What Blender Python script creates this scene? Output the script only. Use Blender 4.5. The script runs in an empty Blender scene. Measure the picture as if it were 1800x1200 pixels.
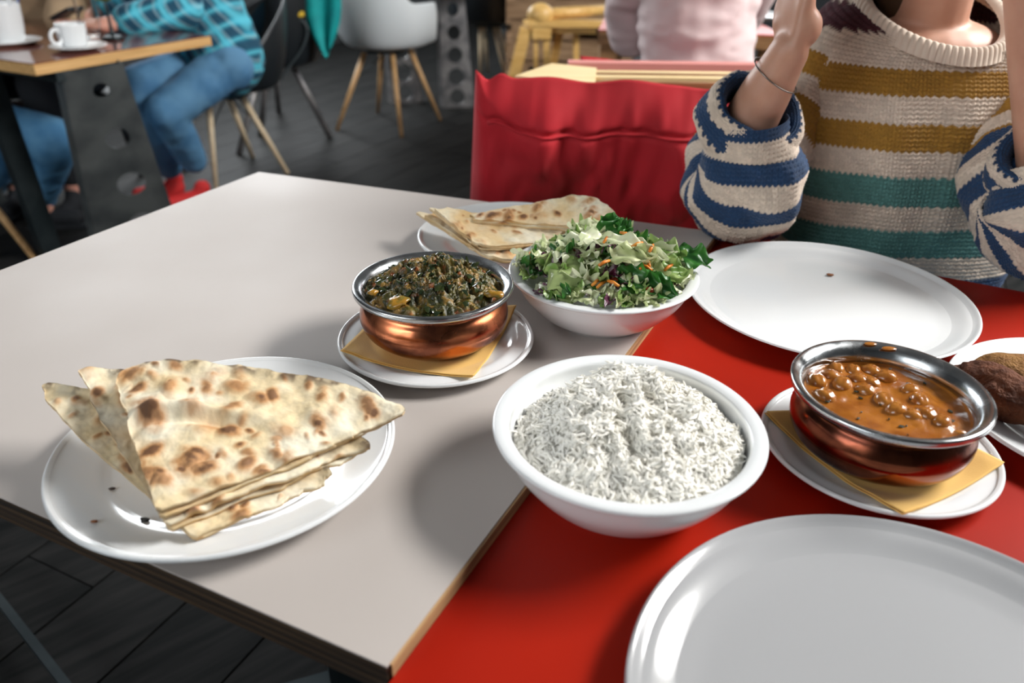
import bpy, bmesh, math, random
import numpy as np
from mathutils import Vector, Matrix
PI = math.pi
C = bpy.context.scene.collection
SC = bpy.context.scene

# ------------------------------------------------------------------ camera
CAMZ, FPX, PITCH, ROLL = 1.17, 1370.0, math.radians(29.12), math.radians(0.8)
_F = np.array([0, math.cos(PITCH), -math.sin(PITCH)]); _R0 = np.array([1., 0, 0]); _U0 = np.cross(_R0, _F)
CR = math.cos(ROLL)*_R0 + math.sin(ROLL)*_U0
CU = -math.sin(ROLL)*_R0 + math.cos(ROLL)*_U0
cam_d = bpy.data.cameras.new('camera'); cam = bpy.data.objects.new('camera', cam_d); C.objects.link(cam)
cam.matrix_world = Matrix(((CR[0], CU[0], -_F[0], 0), (CR[1], CU[1], -_F[1], 0), (CR[2], CU[2], -_F[2], CAMZ), (0, 0, 0, 1)))
cam_d.sensor_width = 36; cam_d.lens = 36*FPX/1800; cam_d.clip_start = .02
cam_d.dof.use_dof = True; cam_d.dof.focus_distance = .80; cam_d.dof.aperture_fstop = 4.2
SC.camera = cam

def ray(px, py):
    return _F + CR*((px-900)/FPX) - CU*((py-600)/FPX)
def at(px, py, z):          # measured point at a known height
    d = ray(px, py); s = (z-CAMZ)/d[2]; return Vector((d[0]*s, d[1]*s, z))
def dp(px, py, Y):          # measured point at a known distance
    d = ray(px, py); s = Y/d[1]; return Vector((d[0]*s, Y, CAMZ+d[2]*s))

# ------------------------------------------------------------------ world, lights, exposure
wd = bpy.data.worlds.new('world'); SC.world = wd; wd.use_nodes = True
bg = wd.node_tree.nodes['Background']; bg.inputs[0].default_value = (.55, .75, .85, 1); bg.inputs[1].default_value = .06
def area(name, loc, target, sx, sy, power, col):
    l = bpy.data.lights.new(name, 'AREA'); l.shape = 'RECTANGLE'; l.size = sx; l.size_y = sy; l.energy = power; l.color = col
    o = bpy.data.objects.new(name, l); C.objects.link(o); o.location = loc
    o.rotation_euler = (Vector(target)-Vector(loc)).to_track_quat('-Z', 'Y').to_euler()
    return o
E1 = Vector((.427, .904, 0)); E2 = Vector((.904, -.427, 0))      # room axes (tables, boards and walls follow them)
def loc(a, b, z=0): return E2*a + E1*b + Vector((0, 0, z))
area('daylight_skylight', (2.85, 1.30, 3.23), (.1, .8, .75), 1.7, 1.1, 385, (1, .98, .95))
area('daylight_right', loc(3.2, 3.0, 2.5), loc(0, 1.0, .75), 1.7, 1.1, 50, (1, .98, .96))
area('daylight_left', loc(-4.9, 4.2, 2.2), loc(-1.0, 3.6, .4), 3.0, 1.5, 170, (.93, .97, 1))
area('daylight_behind', loc(-2.0, -2.7, 2.25), loc(-.4, 3.0, .6), 2.6, 1.5, 60, (.95, .98, 1))
area('daylight_far', loc(-1.4, 9.6, 2.2), loc(-.8, 2, .7), 4.0, 1.6, 45, (.95, .98, 1))
SC.view_settings.view_transform = 'Standard'; SC.view_settings.look = 'None'
SC.view_settings.gamma = 1; SC.view_settings.use_curve_mapping = False
SC.view_settings.exposure = 0.0

# ------------------------------------------------------------------ helpers
def tag(o, label=None, cat=None, group=None, kind=None):
    if label: o['label'] = label
    if cat: o['category'] = cat
    if group: o['group'] = group
    if kind: o['kind'] = kind
    return o
def empty(name, p, label, cat, group=None):
    o = bpy.data.objects.new(name, None); C.objects.link(o); o.location = p; o.empty_display_size = .05
    BASE[o.name] = Vector(p)
    return tag(o, label, cat, group)
BASE = {}
def link(name, me, mat, parent=None, smooth=True):
    if mat is not None:
        me.materials.clear(); me.materials.append(mat)
    if smooth: me.shade_smooth()
    o = bpy.data.objects.new(name, me); C.objects.link(o)
    if parent is not None:
        o.parent = parent
        p = parent; off = Vector((0, 0, 0))
        while p is not None: off += p.location; p = p.parent
        o.location = -off            # meshes are written in world coordinates
    return o
def shift_origin(o):
    """put an object's origin at the middle of its base"""
    me = o.data; n = len(me.vertices); a = np.empty(n*3); me.vertices.foreach_get('co', a); a = a.reshape(-1, 3)
    c = np.array([(a[:, 0].min()+a[:, 0].max())/2, (a[:, 1].min()+a[:, 1].max())/2, a[:, 2].min()])
    me.vertices.foreach_set('co', (a-c).ravel()); o.location = o.location + Vector(c); me.update(); return o
def mesh_np(V, Fq):
    me = bpy.data.meshes.new('m'); V = np.asarray(V, dtype=np.float32); Fq = np.asarray(Fq, dtype=np.int32)
    me.vertices.add(len(V)); me.vertices.foreach_set('co', V.ravel())
    k = Fq.shape[1]; me.loops.add(Fq.size); me.loops.foreach_set('vertex_index', Fq.ravel())
    me.polygons.add(len(Fq)); me.polygons.foreach_set('loop_start', np.arange(0, Fq.size, k, dtype=np.int32))
    try: me.polygons.foreach_set('loop_total', np.full(len(Fq), k, dtype=np.int32))
    except Exception: pass
    me.update(calc_edges=True); me.validate(); return me
def vcol(me, cols, name='Col'):
    a = me.color_attributes.new(name, 'FLOAT_COLOR', 'POINT')
    cols = np.asarray(cols, dtype=np.float32)
    if cols.shape[1] == 3: cols = np.concatenate([cols, np.ones((len(cols), 1), np.float32)], 1)
    a.data.foreach_set('color', cols.ravel())
def grid_faces(nu, nv, wrap_u=False, off=0):
    iu = np.arange(nu if wrap_u else nu-1); iv = np.arange(nv-1); U, V = np.meshgrid(iu, iv)
    U2 = (U+1) % nu
    return np.stack([V*nu+U, V*nu+U2, (V+1)*nu+U2, (V+1)*nu+U], -1).reshape(-1, 4)+off
class MB:
    """collects shapes that are joined into one mesh"""
    def __init__(s): s.V = []; s.F = []
    def add(s, V, F):
        o = len(s.V); s.V += [tuple(v) for v in V]; s.F += [tuple(i+o for i in f) for f in F]; return s
    def prism(s, base, top):
        n = len(base); F = [tuple(range(n))[::-1], tuple(range(n, 2*n))]+[(i, (i+1) % n, n+(i+1) % n, n+i) for i in range(n)]
        return s.add(list(base)+list(top), F)
    def box(s, c, ax, ay, az):       # centre and three half vectors
        c = Vector(c); ax, ay, az = Vector(ax), Vector(ay), Vector(az)
        b = [c-ax-ay-az, c+ax-ay-az, c+ax+ay-az, c-ax+ay-az]; return s.prism(b, [p+2*az for p in b])
    def bar(s, a, b, w, h, up=(0, 0, 1)):
        a, b = Vector(a), Vector(b); d = (b-a).normalized(); x = d.cross(Vector(up))
        x = x.normalized() if x.length > 1e-4 else Vector((1, 0, 0)); y = x.cross(d)
        base = [a-x*w/2-y*h/2, a+x*w/2-y*h/2, a+x*w/2+y*h/2, a-x*w/2+y*h/2]
        return s.prism(base, [p+(b-a) for p in base])
    def tube(s, pts, rad, n=10):
        pts = [Vector(p) for p in pts]; m = len(pts); rad = [rad]*m if not hasattr(rad, '__len__') else rad
        V = []; x = None
        for i, p in enumerate(pts):
            d = (pts[min(i+1, m-1)]-pts[max(i-1, 0)]).normalized()
            if x is None:
                x = d.cross(Vector((0, 0, 1)));
                if x.length < 1e-3: x = d.cross(Vector((1, 0, 0)))
            x = (x-d*x.dot(d)).normalized(); y = d.cross(x)
            V += [p+(x*math.cos(2*PI*k/n)+y*math.sin(2*PI*k/n))*rad[i] for k in range(n)]
        F = [(i*n+k, i*n+(k+1) % n, (i+1)*n+(k+1) % n, (i+1)*n+k) for i in range(m-1) for k in range(n)]
        F += [tuple(range(n))[::-1], tuple(range((m-1)*n, m*n))]
        return s.add(V, F)
    def sphere(s, c, r, n=14, m=9, axes=None):
        c = Vector(c); r = (r, r, r) if not hasattr(r, '__len__') else r
        A = axes or (Vector((1, 0, 0)), Vector((0, 1, 0)), Vector((0, 0, 1)))
        V = [c-A[2]*r[2]]
        for j in range(1, m):
            t = -PI/2+PI*j/m
            for k in range(n):
                V.append(c+A[0]*(r[0]*math.cos(t)*math.cos(2*PI*k/n))+A[1]*(r[1]*math.cos(t)*math.sin(2*PI*k/n))+A[2]*(r[2]*math.sin(t)))
        V.append(c+A[2]*r[2]); e = len(V)-1
        F = [(0, 1+(k+1) % n, 1+k) for k in range(n)]
        F += [(1+j*n+k, 1+j*n+(k+1) % n, 1+(j+1)*n+(k+1) % n, 1+(j+1)*n+k) for j in range(m-2) for k in range(n)]
        F += [(1+(m-2)*n+k, 1+(m-2)*n+(k+1) % n, e) for k in range(n)]
        return s.add(V, F)
    def cap(s, a, b, ra, rb):        # tapered limb segment with round ends
        a, b = Vector(a), Vector(b)
        s.tube([a, b], [ra, rb], 18); s.sphere(a, ra, 18, 11); s.sphere(b, rb, 18, 11); return s
    def mesh(s):
        me = bpy.data.meshes.new('m'); me.from_pydata([tuple(v) for v in s.V], [], s.F); me.update(); return me
    def build(s, name, mat, parent=None, smooth=False):
        return link(name, s.mesh(), mat, parent, smooth)
def lathe_mesh(prof, c, n=96, close=True):
    prof = np.array(prof); t = np.arange(n)/n*2*PI
    V = np.concatenate([np.stack([c[0]+r*np.cos(t), c[1]+r*np.sin(t), np.full(n, c[2]+z)], -1) for r, z in prof])
    return mesh_np(V, grid_faces(n, len(prof), True))
def smooth_prof(pts, k=6):
    P = np.array(pts, float); out = []
    for i in range(len(P)-1):
        p0, p1, p2, p3 = P[max(i-1, 0)], P[i], P[i+1], P[min(i+2, len(P)-1)]
        for j in range(k):
            t = j/k; out.append(.5*((2*p1)+(-p0+p2)*t+(2*p0-5*p1+4*p2-p3)*t*t+(-p0+3*p1-3*p2+p3)*t**3))
    out.append(P[-1]); out = np.array(out); out[:, 0] = np.maximum(out[:, 0], 0); return out
def bake(o, bevel=None, subsurf=0, remesh=None, smooth=0, solid=None, weighted=False):
    if bevel: m = o.modifiers.new('b', 'BEVEL'); m.width = bevel; m.segments = 2; m.limit_method = 'ANGLE'
    if solid: m = o.modifiers.new('s', 'SOLIDIFY'); m.thickness = solid; m.offset = 0
    if remesh: m = o.modifiers.new('r', 'REMESH'); m.mode = 'VOXEL'; m.voxel_size = remesh; m.use_smooth_shade = True
    if smooth: m = o.modifiers.new('sm', 'SMOOTH'); m.iterations = smooth; m.factor = .5
    if subsurf: m = o.modifiers.new('ss', 'SUBSURF'); m.levels = subsurf; m.render_levels = subsurf
    dg = bpy.context.evaluated_depsgraph_get(); dg.update()
    me = bpy.data.meshes.new_from_object(o.evaluated_get(dg)); mats = list(o.data.materials); o.modifiers.clear(); o.data = me
    return o

# value noise in numpy
def _hash(ix, iy, iz, seed):
    h = (ix.astype(np.int64)*374761393+iy.astype(np.int64)*668265263+iz.astype(np.int64)*2147483647+seed*144665) & 0x7fffffff
    h = (h ^ (h >> 13))*1274126177 & 0x7fffffff; h = h ^ (h >> 16)
    return (h & 0xffff)/65535.0
def vnoise(P, scale, seed=0):
    Q = np.asarray(P)*scale; I = np.floor(Q); f = Q-I; f = f*f*(3-2*f); r = 0
    for dx in (0, 1):
        for dy in (0, 1):
            for dz in (0, 1):
                w = (f[..., 0] if dx else 1-f[..., 0])*(f[..., 1] if dy else 1-f[..., 1])*(f[..., 2] if dz else 1-f[..., 2])
                r = r+w*_hash(I[..., 0]+dx, I[..., 1]+dy, I[..., 2]+dz, seed)
    return r*2-1
def fbm(P, scale, seed=0, oct=4):
    r = 0; a = 1; s = 0
    for k in range(oct): r = r+a*vnoise(P, scale*2**k, seed+k*17); s += a; a *= .5
    return r/s

# ------------------------------------------------------------------ materials
def mat(name, col, rough=.5, metal=0, spec=.5, bump=None, noise=None, coat=0, sss=0, sheen=0, attr=None, rough_noise=None, trans=0):
    """bump=(scale,strength,distance); noise=(scale,col2,lo,hi)"""
    m = bpy.data.materials.new(name); m.use_nodes = True; nt = m.node_tree; N = nt.nodes; L = nt.links
    b = N['Principled BSDF']; b.inputs['Base Color'].default_value = (*col, 1); b.inputs['Roughness'].default_value = rough
    b.inputs['Metallic'].default_value = metal; b.inputs['Specular IOR Level'].default_value = spec
    b.inputs['Coat Weight'].default_value = coat; b.inputs['Coat Roughness'].default_value = .08
    if sss: b.inputs['Subsurface Weight'].default_value = sss; b.inputs['Subsurface Scale'].default_value = .004
    if sheen: b.inputs['Sheen Weight'].default_value = sheen
    tc = N.new('ShaderNodeTexCoord'); out = None
    def noise_node(scale, detail=6):
        n = N.new('ShaderNodeTexNoise'); n.inputs['Scale'].default_value = scale; n.inputs['Detail'].default_value = detail
        L.new(tc.outputs['Object'], n.inputs['Vector']); return n
    src = None
    if attr:
        a = N.new('ShaderNodeAttribute'); a.attribute_name = attr; src = a.outputs['Color']
    if noise:
        n = noise_node(noise[0]); r = N.new('ShaderNodeMapRange'); r.inputs['From Min'].default_value = noise[2]; r.inputs['From Max'].default_value = noise[3]
        L.new(n.outputs['Fac'], r.inputs['Value']); x = N.new('ShaderNodeMix'); x.data_type = 'RGBA'
        L.new(r.outputs['Result'], x.inputs['Factor'])
        if src: L.new(src, x.inputs['A'])
        else: x.inputs['A'].default_value = (*col, 1)
        x.inputs['B'].default_value = (*noise[1], 1); src = x.outputs['Result']
    if src: L.new(src, b.inputs['Base Color'])
    if bump:
        n = noise_node(bump[0], 5); q = N.new('ShaderNodeBump'); q.inputs['Strength'].default_value = bump[1]; q.inputs['Distance'].default_value = bump[2]
        L.new(n.outputs['Fac'], q.inputs['Height']); L.new(q.outputs['Normal'], b.inputs['Normal'])
    if rough_noise:
        n = noise_node(rough_noise[0]); r = N.new('ShaderNodeMapRange'); r.inputs['From Min'].default_value = .3; r.inputs['From Max'].default_value = .7
        r.inputs['To Min'].default_value = rough_noise[1]; r.inputs['To Max'].default_value = rough_noise[2]
        L.new(n.outputs['Fac'], r.inputs['Value']); L.new(r.outputs['Result'], b.inputs['Roughness'])
    if trans:
        t = N.new('ShaderNodeBsdfTranslucent'); mx = N.new('ShaderNodeMixShader'); mx.inputs[0].default_value = trans
        if src: L.new(src, t.inputs['Color'])
        else: t.inputs['Color'].default_value = (*col, 1)
        L.new(b.outputs[0], mx.inputs[1]); L.new(t.outputs[0], mx.inputs[2]); L.new(mx.outputs[0], N['Material Output'].inputs['Surface'])
    return m
def wood(name, c1, c2, axis=(1, 0, 0), scale=30, rough=.5, stretch=12, bands=0):
    """grain stretched along an axis given in world coordinates"""
    m = bpy.data.materials.new(name); m.use_nodes = True; nt = m.node_tree; N = nt.nodes; L = nt.links
    b = N['Principled BSDF']; b.inputs['Roughness'].default_value = rough
    tc = N.new('ShaderNodeTexCoord'); mp = N.new('ShaderNodeMapping'); L.new(tc.outputs['Object'], mp.inputs['Vector'])
    ang = math.atan2(axis[1], axis[0])
    if abs(axis[2] if len(axis) > 2 else 0) > .5: mp.inputs['Scale'].default_value = (stretch, stretch, 1)
    else:
        mp.vector_type = 'TEXTURE'; mp.inputs['Rotation'].default_value = (0, 0, ang); mp.inputs['Scale'].default_value = (1, 1/stretch, 1/stretch)
    n = N.new('ShaderNodeTexNoise'); n.inputs['Scale'].default_value = scale/stretch*3; n.inputs['Detail'].default_value = 8
    L.new(mp.outputs[0], n.inputs['Vector'])
    cr = N.new('ShaderNodeValToRGB'); cr.color_ramp.elements[0].position = .35; cr.color_ramp.elements[1].position = .68
    cr.color_ramp.elements[0].color = (*c1, 1); cr.color_ramp.elements[1].color = (*c2, 1)
    L.new(n.outputs['Fac'], cr.inputs['Fac']); L.new(cr.outputs[0], b.inputs['Base Color'])
    q = N.new('ShaderNodeBump'); q.inputs['Strength'].default_value = .2; q.inputs['Distance'].default_value = .001
    L.new(n.outputs['Fac'], q.inputs['Height']); L.new(q.outputs['Normal'], b.inputs['Normal'])
    return m

M = {}
M['china'] = mat('glazed_white_china', (.78, .80, .81), .13, coat=.25)
M['shaded_china'] = mat('glazed_shaded_china', (.38, .385, .395), .12, coat=.3)  # darker copy of the china: shade on the near plate put into its colour
M['laminate'] = mat('pale_grey_laminate', (.50, .455, .425), .52, spec=.16, bump=(900, .04, .0005), noise=(3, (.475, .43, .40), .4, .7), rough_noise=(6, .46, .54))
M['red_lam'] = mat('red_laminate', (.36, .013, .003), .42, spec=.16, bump=(900, .05, .0005), noise=(4, (.32, .010, .003), .4, .7))
M['ply_dark'] = wood('plywood_edge_dark', (.016, .009, .005), (.060, .034, .015), (.904, -.427, 0), 60, .6, 30)
M['ply_light'] = wood('plywood_edge_light', (.25, .13, .05), (.62, .38, .17), (.427, .904, 0), 60, .6, 30)
M['ply_core'] = wood('plywood_veneer', (.08, .04, .016), (.20, .11, .045), (.904, -.427, 0), 50, .6, 20)
M['copper'] = mat('worn_copper', (.50, .165, .075), .24, metal=1, bump=(60, .08, .001), noise=(28, (.20, .065, .035), .42, .62), rough_noise=(35, .14, .34))
M['shaded_copper'] = mat('shaded_tarnished_copper', (.26, .075, .035), .22, metal=1, bump=(60, .08, .001), noise=(24, (.10, .03, .018), .40, .60), rough_noise=(35, .12, .30))  # copper darkened for the shade around the chickpea pot, with tarnish patches
M['steel'] = mat('brushed_steel', (.50, .52, .53), .2, metal=1, rough_noise=(60, .12, .32), noise=(40, (.36, .38, .39), .45, .7))
M['napkin'] = mat('yellow_paper_napkin', (.78, .47, .12), .85, bump=(700, .35, .0006), sheen=.2)
M['dark_steel'] = mat('dark_painted_steel', (.028, .04, .045), .42, metal=.6, noise=(9, (.05, .065, .07), .4, .65))
M['raw_steel'] = mat('raw_grey_steel', (.15, .165, .165), .38, metal=.35, noise=(7, (.075, .085, .09), .4, .65), rough_noise=(12, .28, .5))
M['pale_steel'] = mat('pale_mottled_steel', (.34, .33, .33), .45, metal=.5, noise=(14, (.16, .16, .17), .4, .65))
M['black_shell'] = mat('black_plastic', (.012, .016, .02), .4)
M['white_shell'] = mat('white_plastic', (.80, .85, .88), .32)
M['beech'] = wood('beech_wood', (.55, .30, .12), (.78, .50, .24), (0, 0, 1), 40, .45)
M['beech_pale'] = wood('pale_beech_wood', (.70, .54, .34), (.86, .72, .50), (0, 0, 1), 40, .45)
M['yellow_wood'] = wood('yellow_varnished_wood', (.62, .36, .10), (.80, .52, .19), (1, 0, 0), 30, .4)
M['cream_wood'] = wood('cream_pine', (.80, .60, .30), (.90, .72, .42), (1, 0, 0), 30, .5)
M['brown_wood'] = wood('brown_wood', (.20, .10, .04), (.38, .21, .09), (1, 0, 0), 30, .5)
M['pallet'] = wood('pallet_wood', (.25, .14, .07), (.46, .29, .16), (1, 0, 0), 20, .7)
M['table_edge'] = wood('oak_edge', (.58, .33, .12), (.76, .47, .20), (.427, .904, 0), 30, .5)
M['bg_top'] = mat('dark_red_varnish', (.14, .025, .015), .14, coat=.5, noise=(5, (.20, .05, .02), .4, .7))
M['bg_red'] = mat('red_table_varnish', (.50, .045, .02), .35)
M['red_cloth'] = mat('red_canvas', (.50, .006, .016), .8, sheen=.05, bump=(500, .3, .0008), noise=(6, (.36, .004, .010), .4, .7))
M['red_shoe'] = mat('red_suede', (.75, .03, .03), .7)
M['skin'] = mat('skin', (.56, .30, .205), .48, sss=.12, noise=(30, (.50, .25, .165), .4, .7), bump=(250, .08, .0005))
M['skin_pink'] = mat('pink_skin', (.68, .34, .26), .5, sss=.1)
M['hair'] = mat('brown_hair', (.06, .03, .015), .45, bump=(80, .5, .004))
M['denim'] = mat('blue_denim', (.055, .19, .37), .85, noise=(14, (.10, .28, .48), .4, .65), bump=(300, .3, .001))
M['denim_pale'] = mat('pale_blue_denim', (.12, .29, .48), .85, noise=(9, (.06, .19, .37), .35, .65), bump=(300, .3, .001))
M['pink_shirt'] = mat('pink_cotton', (.66, .54, .53), .85, noise=(5, (.60, .47, .47), .4, .7), bump=(200, .15, .001))
M['tan_cloth'] = mat('tan_canvas', (.40, .28, .17), .85, noise=(8, (.28, .19, .11), .4, .7))
M['black_cloth'] = mat('black_fabric', (.012, .014, .018), .85)
M['grey_cloth'] = mat('grey_wool', (.20, .23, .25), .9, bump=(150, .3, .002))
M['turquoise'] = mat('turquoise_fabric', (.0, .42, .42), .7, noise=(12, (.0, .30, .32), .4, .7))
M['yellow_plastic'] = mat('yellow_fabric', (.75, .50, .03), .6)
M['cable'] = mat('grey_rubber', (.07, .09, .10), .5)
M['ceiling'] = mat('ceiling_plaster', (.22, .22, .22), .9)
M['wall'] = mat('dark_plaster', (.06, .065, .07), .8, noise=(3, (.045, .05, .055), .4, .7))
M['plank'] = wood('blackened_floorboard', (.006, .007, .007), (.028, .027, .026), (.427, .904, 0), 14, .6)
M['plank'].node_tree.nodes['Principled BSDF'].inputs['Specular IOR Level'].default_value = .14
M['frame'] = mat('black_window_frame', (.02, .02, .022), .5)

# ------------------------------------------------------------------ setting
def build_room():
    a0, a1, b0, b1, h = -5.0, 3.3, -2.8, 9.8, 3.3
    mb = MB(); mb.box(loc((a0+a1)/2, (b0+b1)/2, -.05), E2*(a1-a0)/2, E1*(b1-b0)/2, (0, 0, .035)); fl = mb.build('floor', M['wall']); tag(fl, kind='structure')
    w, ln = .19, 2.15
    me = MB(); me.box((0, 0, 0), (w/2-.0025, 0, 0), (0, ln/2-.002, 0), (0, 0, .0095)); me = me.mesh(); me.materials.append(M['plank'])
    rot = math.atan2(E2[1], E2[0]); rr = random.Random(3); i = 0
    for k in range(int((a1-a0)/w)):
        off = (k*7 % 5)*.43
        for j in range(-1, 6):
            b = b0+off+ln*(j+.5)
            if b-ln/2 < b0-1e-3 or b+ln/2 > b1+1e-3: continue
            o = bpy.data.objects.new('plank', me); C.objects.link(o); o.parent = fl
            o.location = loc(a0+w*(k+.5), b, -.0095+rr.uniform(-.0008, 0)); o.rotation_euler = (0, 0, rot)
    def slab(name, p, q, m=M['wall']):
        s = MB(); s.box(p, q[0], q[1], q[2]); return tag(s.build(name, m), kind='structure')
    H = Vector((0, 0, h/2)); mid = h/2
    def wall_with_window(name, c, along, half, nrm, wins):
        """wall made of piers and bands around window openings (s0,s1,z0,z1)"""
        s = MB(); x = -half
        for (s0, s1, z0, z1) in wins:
            s.box(c+along*((x+s0)/2)+Vector((0, 0, mid)), along*((s0-x)/2), nrm*.06, H)
            s.box(c+along*((s1+s0)/2)+Vector((0, 0, z0/2)), along*((s1-s0)/2), nrm*.06, (0, 0, z0/2))
            s.box(c+along*((s1+s0)/2)+Vector((0, 0, (z1+h)/2)), along*((s1-s0)/2), nrm*.06, (0, 0, (h-z1)/2)); x = s1
        s.box(c+along*((x+half)/2)+Vector((0, 0, mid)), along*((half-x)/2), nrm*.06, H)
        w_ = s.build(name, M['wall']); tag(w_, kind='structure'); return w_
    da, db = (a1-a0)/2, (b1-b0)/2
    wall_with_window('wall_right', loc(a1+.06, (b0+b1)/2), E1, db, E2, [(-1.5, .5, 1.8, 3.2)])
    wall_with_window('wall_back', loc((a0+a1)/2, b1+.06), E2, da, E1, [(-2.7, 1.5, 1.3, 3.05)])
    wall_with_window('wall_left', loc(a0-.06, (b0+b1)/2), E1, db, E2, [(-.9, 2.3, 1.4, 3.0)])
    wq = None
    wall_with_window('wall_front', loc((a0+a1)/2, b0-.06), E2, da, E1, [(-2.5, .3, 1.4, 3.05)])
    slab('ceiling', loc((a0+a1)/2, (b0+b1)/2, h+.05), (E2*da, E1*db, Vector((0, 0, .05))), M['ceiling'])
    def window(name, c, along, s0, s1, z0, z1, nrm, n):
        o = empty(name, c+along*((s0+s1)/2)+Vector((0, 0, z0)), None, None); tag(o, kind='structure')
        f = MB(); t = .03
        for k in range(n+1):
            s = s0+t+(s1-s0-2*t)*k/n; f.box(c+along*s+Vector((0, 0, (z0+z1)/2)), along*t, nrm*.03, (0, 0, (z1-z0)/2))
        for z in (z0+t, z1-t): f.box(c+along*((s0+s1)/2)+Vector((0, 0, z)), along*((s1-s0)/2), nrm*.03, (0, 0, t))
        f.build('window_frame', M['frame'], o)
        g = MB(); g.box(c+along*((s0+s1)/2)+nrm*.01+Vector((0, 0, (z0+z1)/2)), along*((s1-s0)/2-.01), nrm*.003, (0, 0, (z1-z0)/2-.01))
        m = bpy.data.materials.get('daylight_glass')
        if not m:
            m = bpy.data.materials.new('daylight_glass'); m.use_nodes = True
            b = m.node_tree.nodes['Principled BSDF']; b.inputs['Emission Color'].default_value = (.9, .96, 1, 1); b.inputs['Emission Strength'].default_value = 3; b.inputs['Roughness'].default_value = .1
        g.build('window_glass', m, o)
    window('window_1', loc(a1+.06, (b0+b1)/2), E1, -1.5, .5, 1.8, 3.2, E2, 2)
    window('window_2', loc((a0+a1)/2, b1+.06), E2, -2.7, 1.5, 1.3, 3.05, E1, 4)
    window('window_4', loc(a0-.06, (b0+b1)/2), E1, -.9, 2.3, 1.4, 3.0, -E2, 3)
    sk = empty('window_5', (2.85, 1.30, 3.27), None, None); tag(sk, kind='structure')
    for dx, dy, hx, hy in ((-1, 0, .04, .84), (1, 0, .04, .84), (0, -.8, 1.04, .04), (0, .8, 1.04, .04)): MB().box((2.85+dx, 1.30+dy, 3.27), (hx, 0, 0), (0, hy, 0), (0, 0, .028)).build('window_frame', M['frame'], sk)
    window('window_3', loc((a0+a1)/2, b0-.06), E2, -2.5, .3, 1.4, 3.05, -E1, 3)
build_room()

# ------------------------------------------------------------------ the two dining tables
TZ, RZ = .75, .738
cA = at(455, 302, TZ); cN = at(680, 1171, TZ)                    # far left and near right corner of the grey top
sF = at(1262, 408, TZ)                                            # far end of the seam
edgeC = (at(0, 873, TZ)-cN).normalized(); edgeA = (at(0, 475, TZ)-cA).normalized()
# near left corner: where the two edges meet
den = edgeA.x*edgeC.y-edgeA.y*edgeC.x; t_ = ((cN-cA).x*edgeC.y-(cN-cA).y*edgeC.x)/den
cL = cA+edgeA*t_
def tabletop(parent, poly, z, thick, m_top, edge_mats, layers=7):
    down = Vector((0, 0, 1))
    p = [Vector((q.x, q.y, z)) for q in poly]
    MB().prism([q-down*.0016 for q in p], p).build('laminate_top', m_top, parent)
    lay = (thick-.0016)/layers; n = len(p); c = sum(p, Vector())/n
    for k in range(layers):
        ins = .0006 if k % 2 else 0.0
        pp = [q+(c-q).normalized()*ins for q in p]
        zt = .0016+lay*k
        o = MB().prism([q-down*(zt+lay) for q in pp], [q-down*zt for q in pp]).build('ply_layer', edge_mats[k % 2], parent)
tg = empty('dining_table', (sum([cA, cN, sF, cL], Vector())/4)*1.0, 'pale grey topped table with dark plywood edge carrying the flatbread plate', 'table')
tg.location.z = 0
M['ply_dark2'] = wood('plywood_edge_darker', (.008, .005, .003), (.028, .016, .008), (.904, -.427, 0), 60, .6, 30)
M['seam_light'] = wood('plywood_seam_light', (.20, .11, .05), (.55, .34, .16), (.427, .904, 0), 50, .6, 25)
tabletop(tg, [cL, cN, sF, cA], TZ, .027, M['laminate'], [M['ply_dark'], M['ply_dark2']])
tr = empty('dining_table', (0, 0, 0), 'red topped table under the rice bowl and the empty round plates', 'table')
d1 = (sF-cN).normalized(); d2 = Vector((d1.y, -d1.x, 0))
g0 = cN+d2*.0022-d1*.012; g1 = sF+d2*.0022+d1*.02
tr.location = Vector(((g0+g1)/2+d2*.4)); tr.location.z = 0
tabletop(tr, [g0-Vector((0, 0, 0)), g0+d2*.80, g1+d2*.80-d1*.02, g1], RZ, .027, M['red_lam'], [M['seam_light'], M['ply_dark']])
MB().prism([cN+d1*.003+Vector((0, 0, -.012)), cN+d1*.003+d2*.002+Vector((0, 0, -.012)), sF+d2*.002+Vector((0, 0, -.012)), sF+Vector((0, 0, -.012))],
           [cN+d1*.003+Vector((0, 0, -.001)), cN+d1*.003+d2*.002+Vector((0, 0, -.001)), sF+d2*.002+Vector((0, 0, -.001)), sF+Vector((0, 0, -.001))]).build('edge_veneer', M['seam_light'], tg)
def pedestal(parent, c, ux, uy, zt):
    MB().box((c.x, c.y, zt/2), ux*.04, uy*.04, (0, 0, zt/2-.012)).build('column', M['dark_steel'], parent)
    for v in (ux, uy):
        for s in (-1, 1):
            MB().bar(Vector((c.x, c.y, .025))+v*s*.03, Vector((c.x, c.y, .02))+v*s*.34, .06, .03).build('foot_bar', M['dark_steel'], parent)
    MB().box((c.x, c.y, zt-.008), ux*.2, uy*.2, (0, 0, .006)).build('mounting_plate', M['dark_steel'], parent)
cg = (cA+cN+sF+cL)/4; pedestal(tg, cg+Vector((0, 0, 0)), (E1+E2).normalized(), (E1-E2).normalized(), TZ-.027)
cr_ = (g0+g1)/2+d2*.42; pedestal(tr, cr_, (E1+E2).normalized(), (E1-E2).normalized(), RZ-.027)

MB().bar(at(-40, 1004, .06), at(122, 1212, .06), .014, .014).build('foot_rail', M['dark_steel'], tg)

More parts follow.
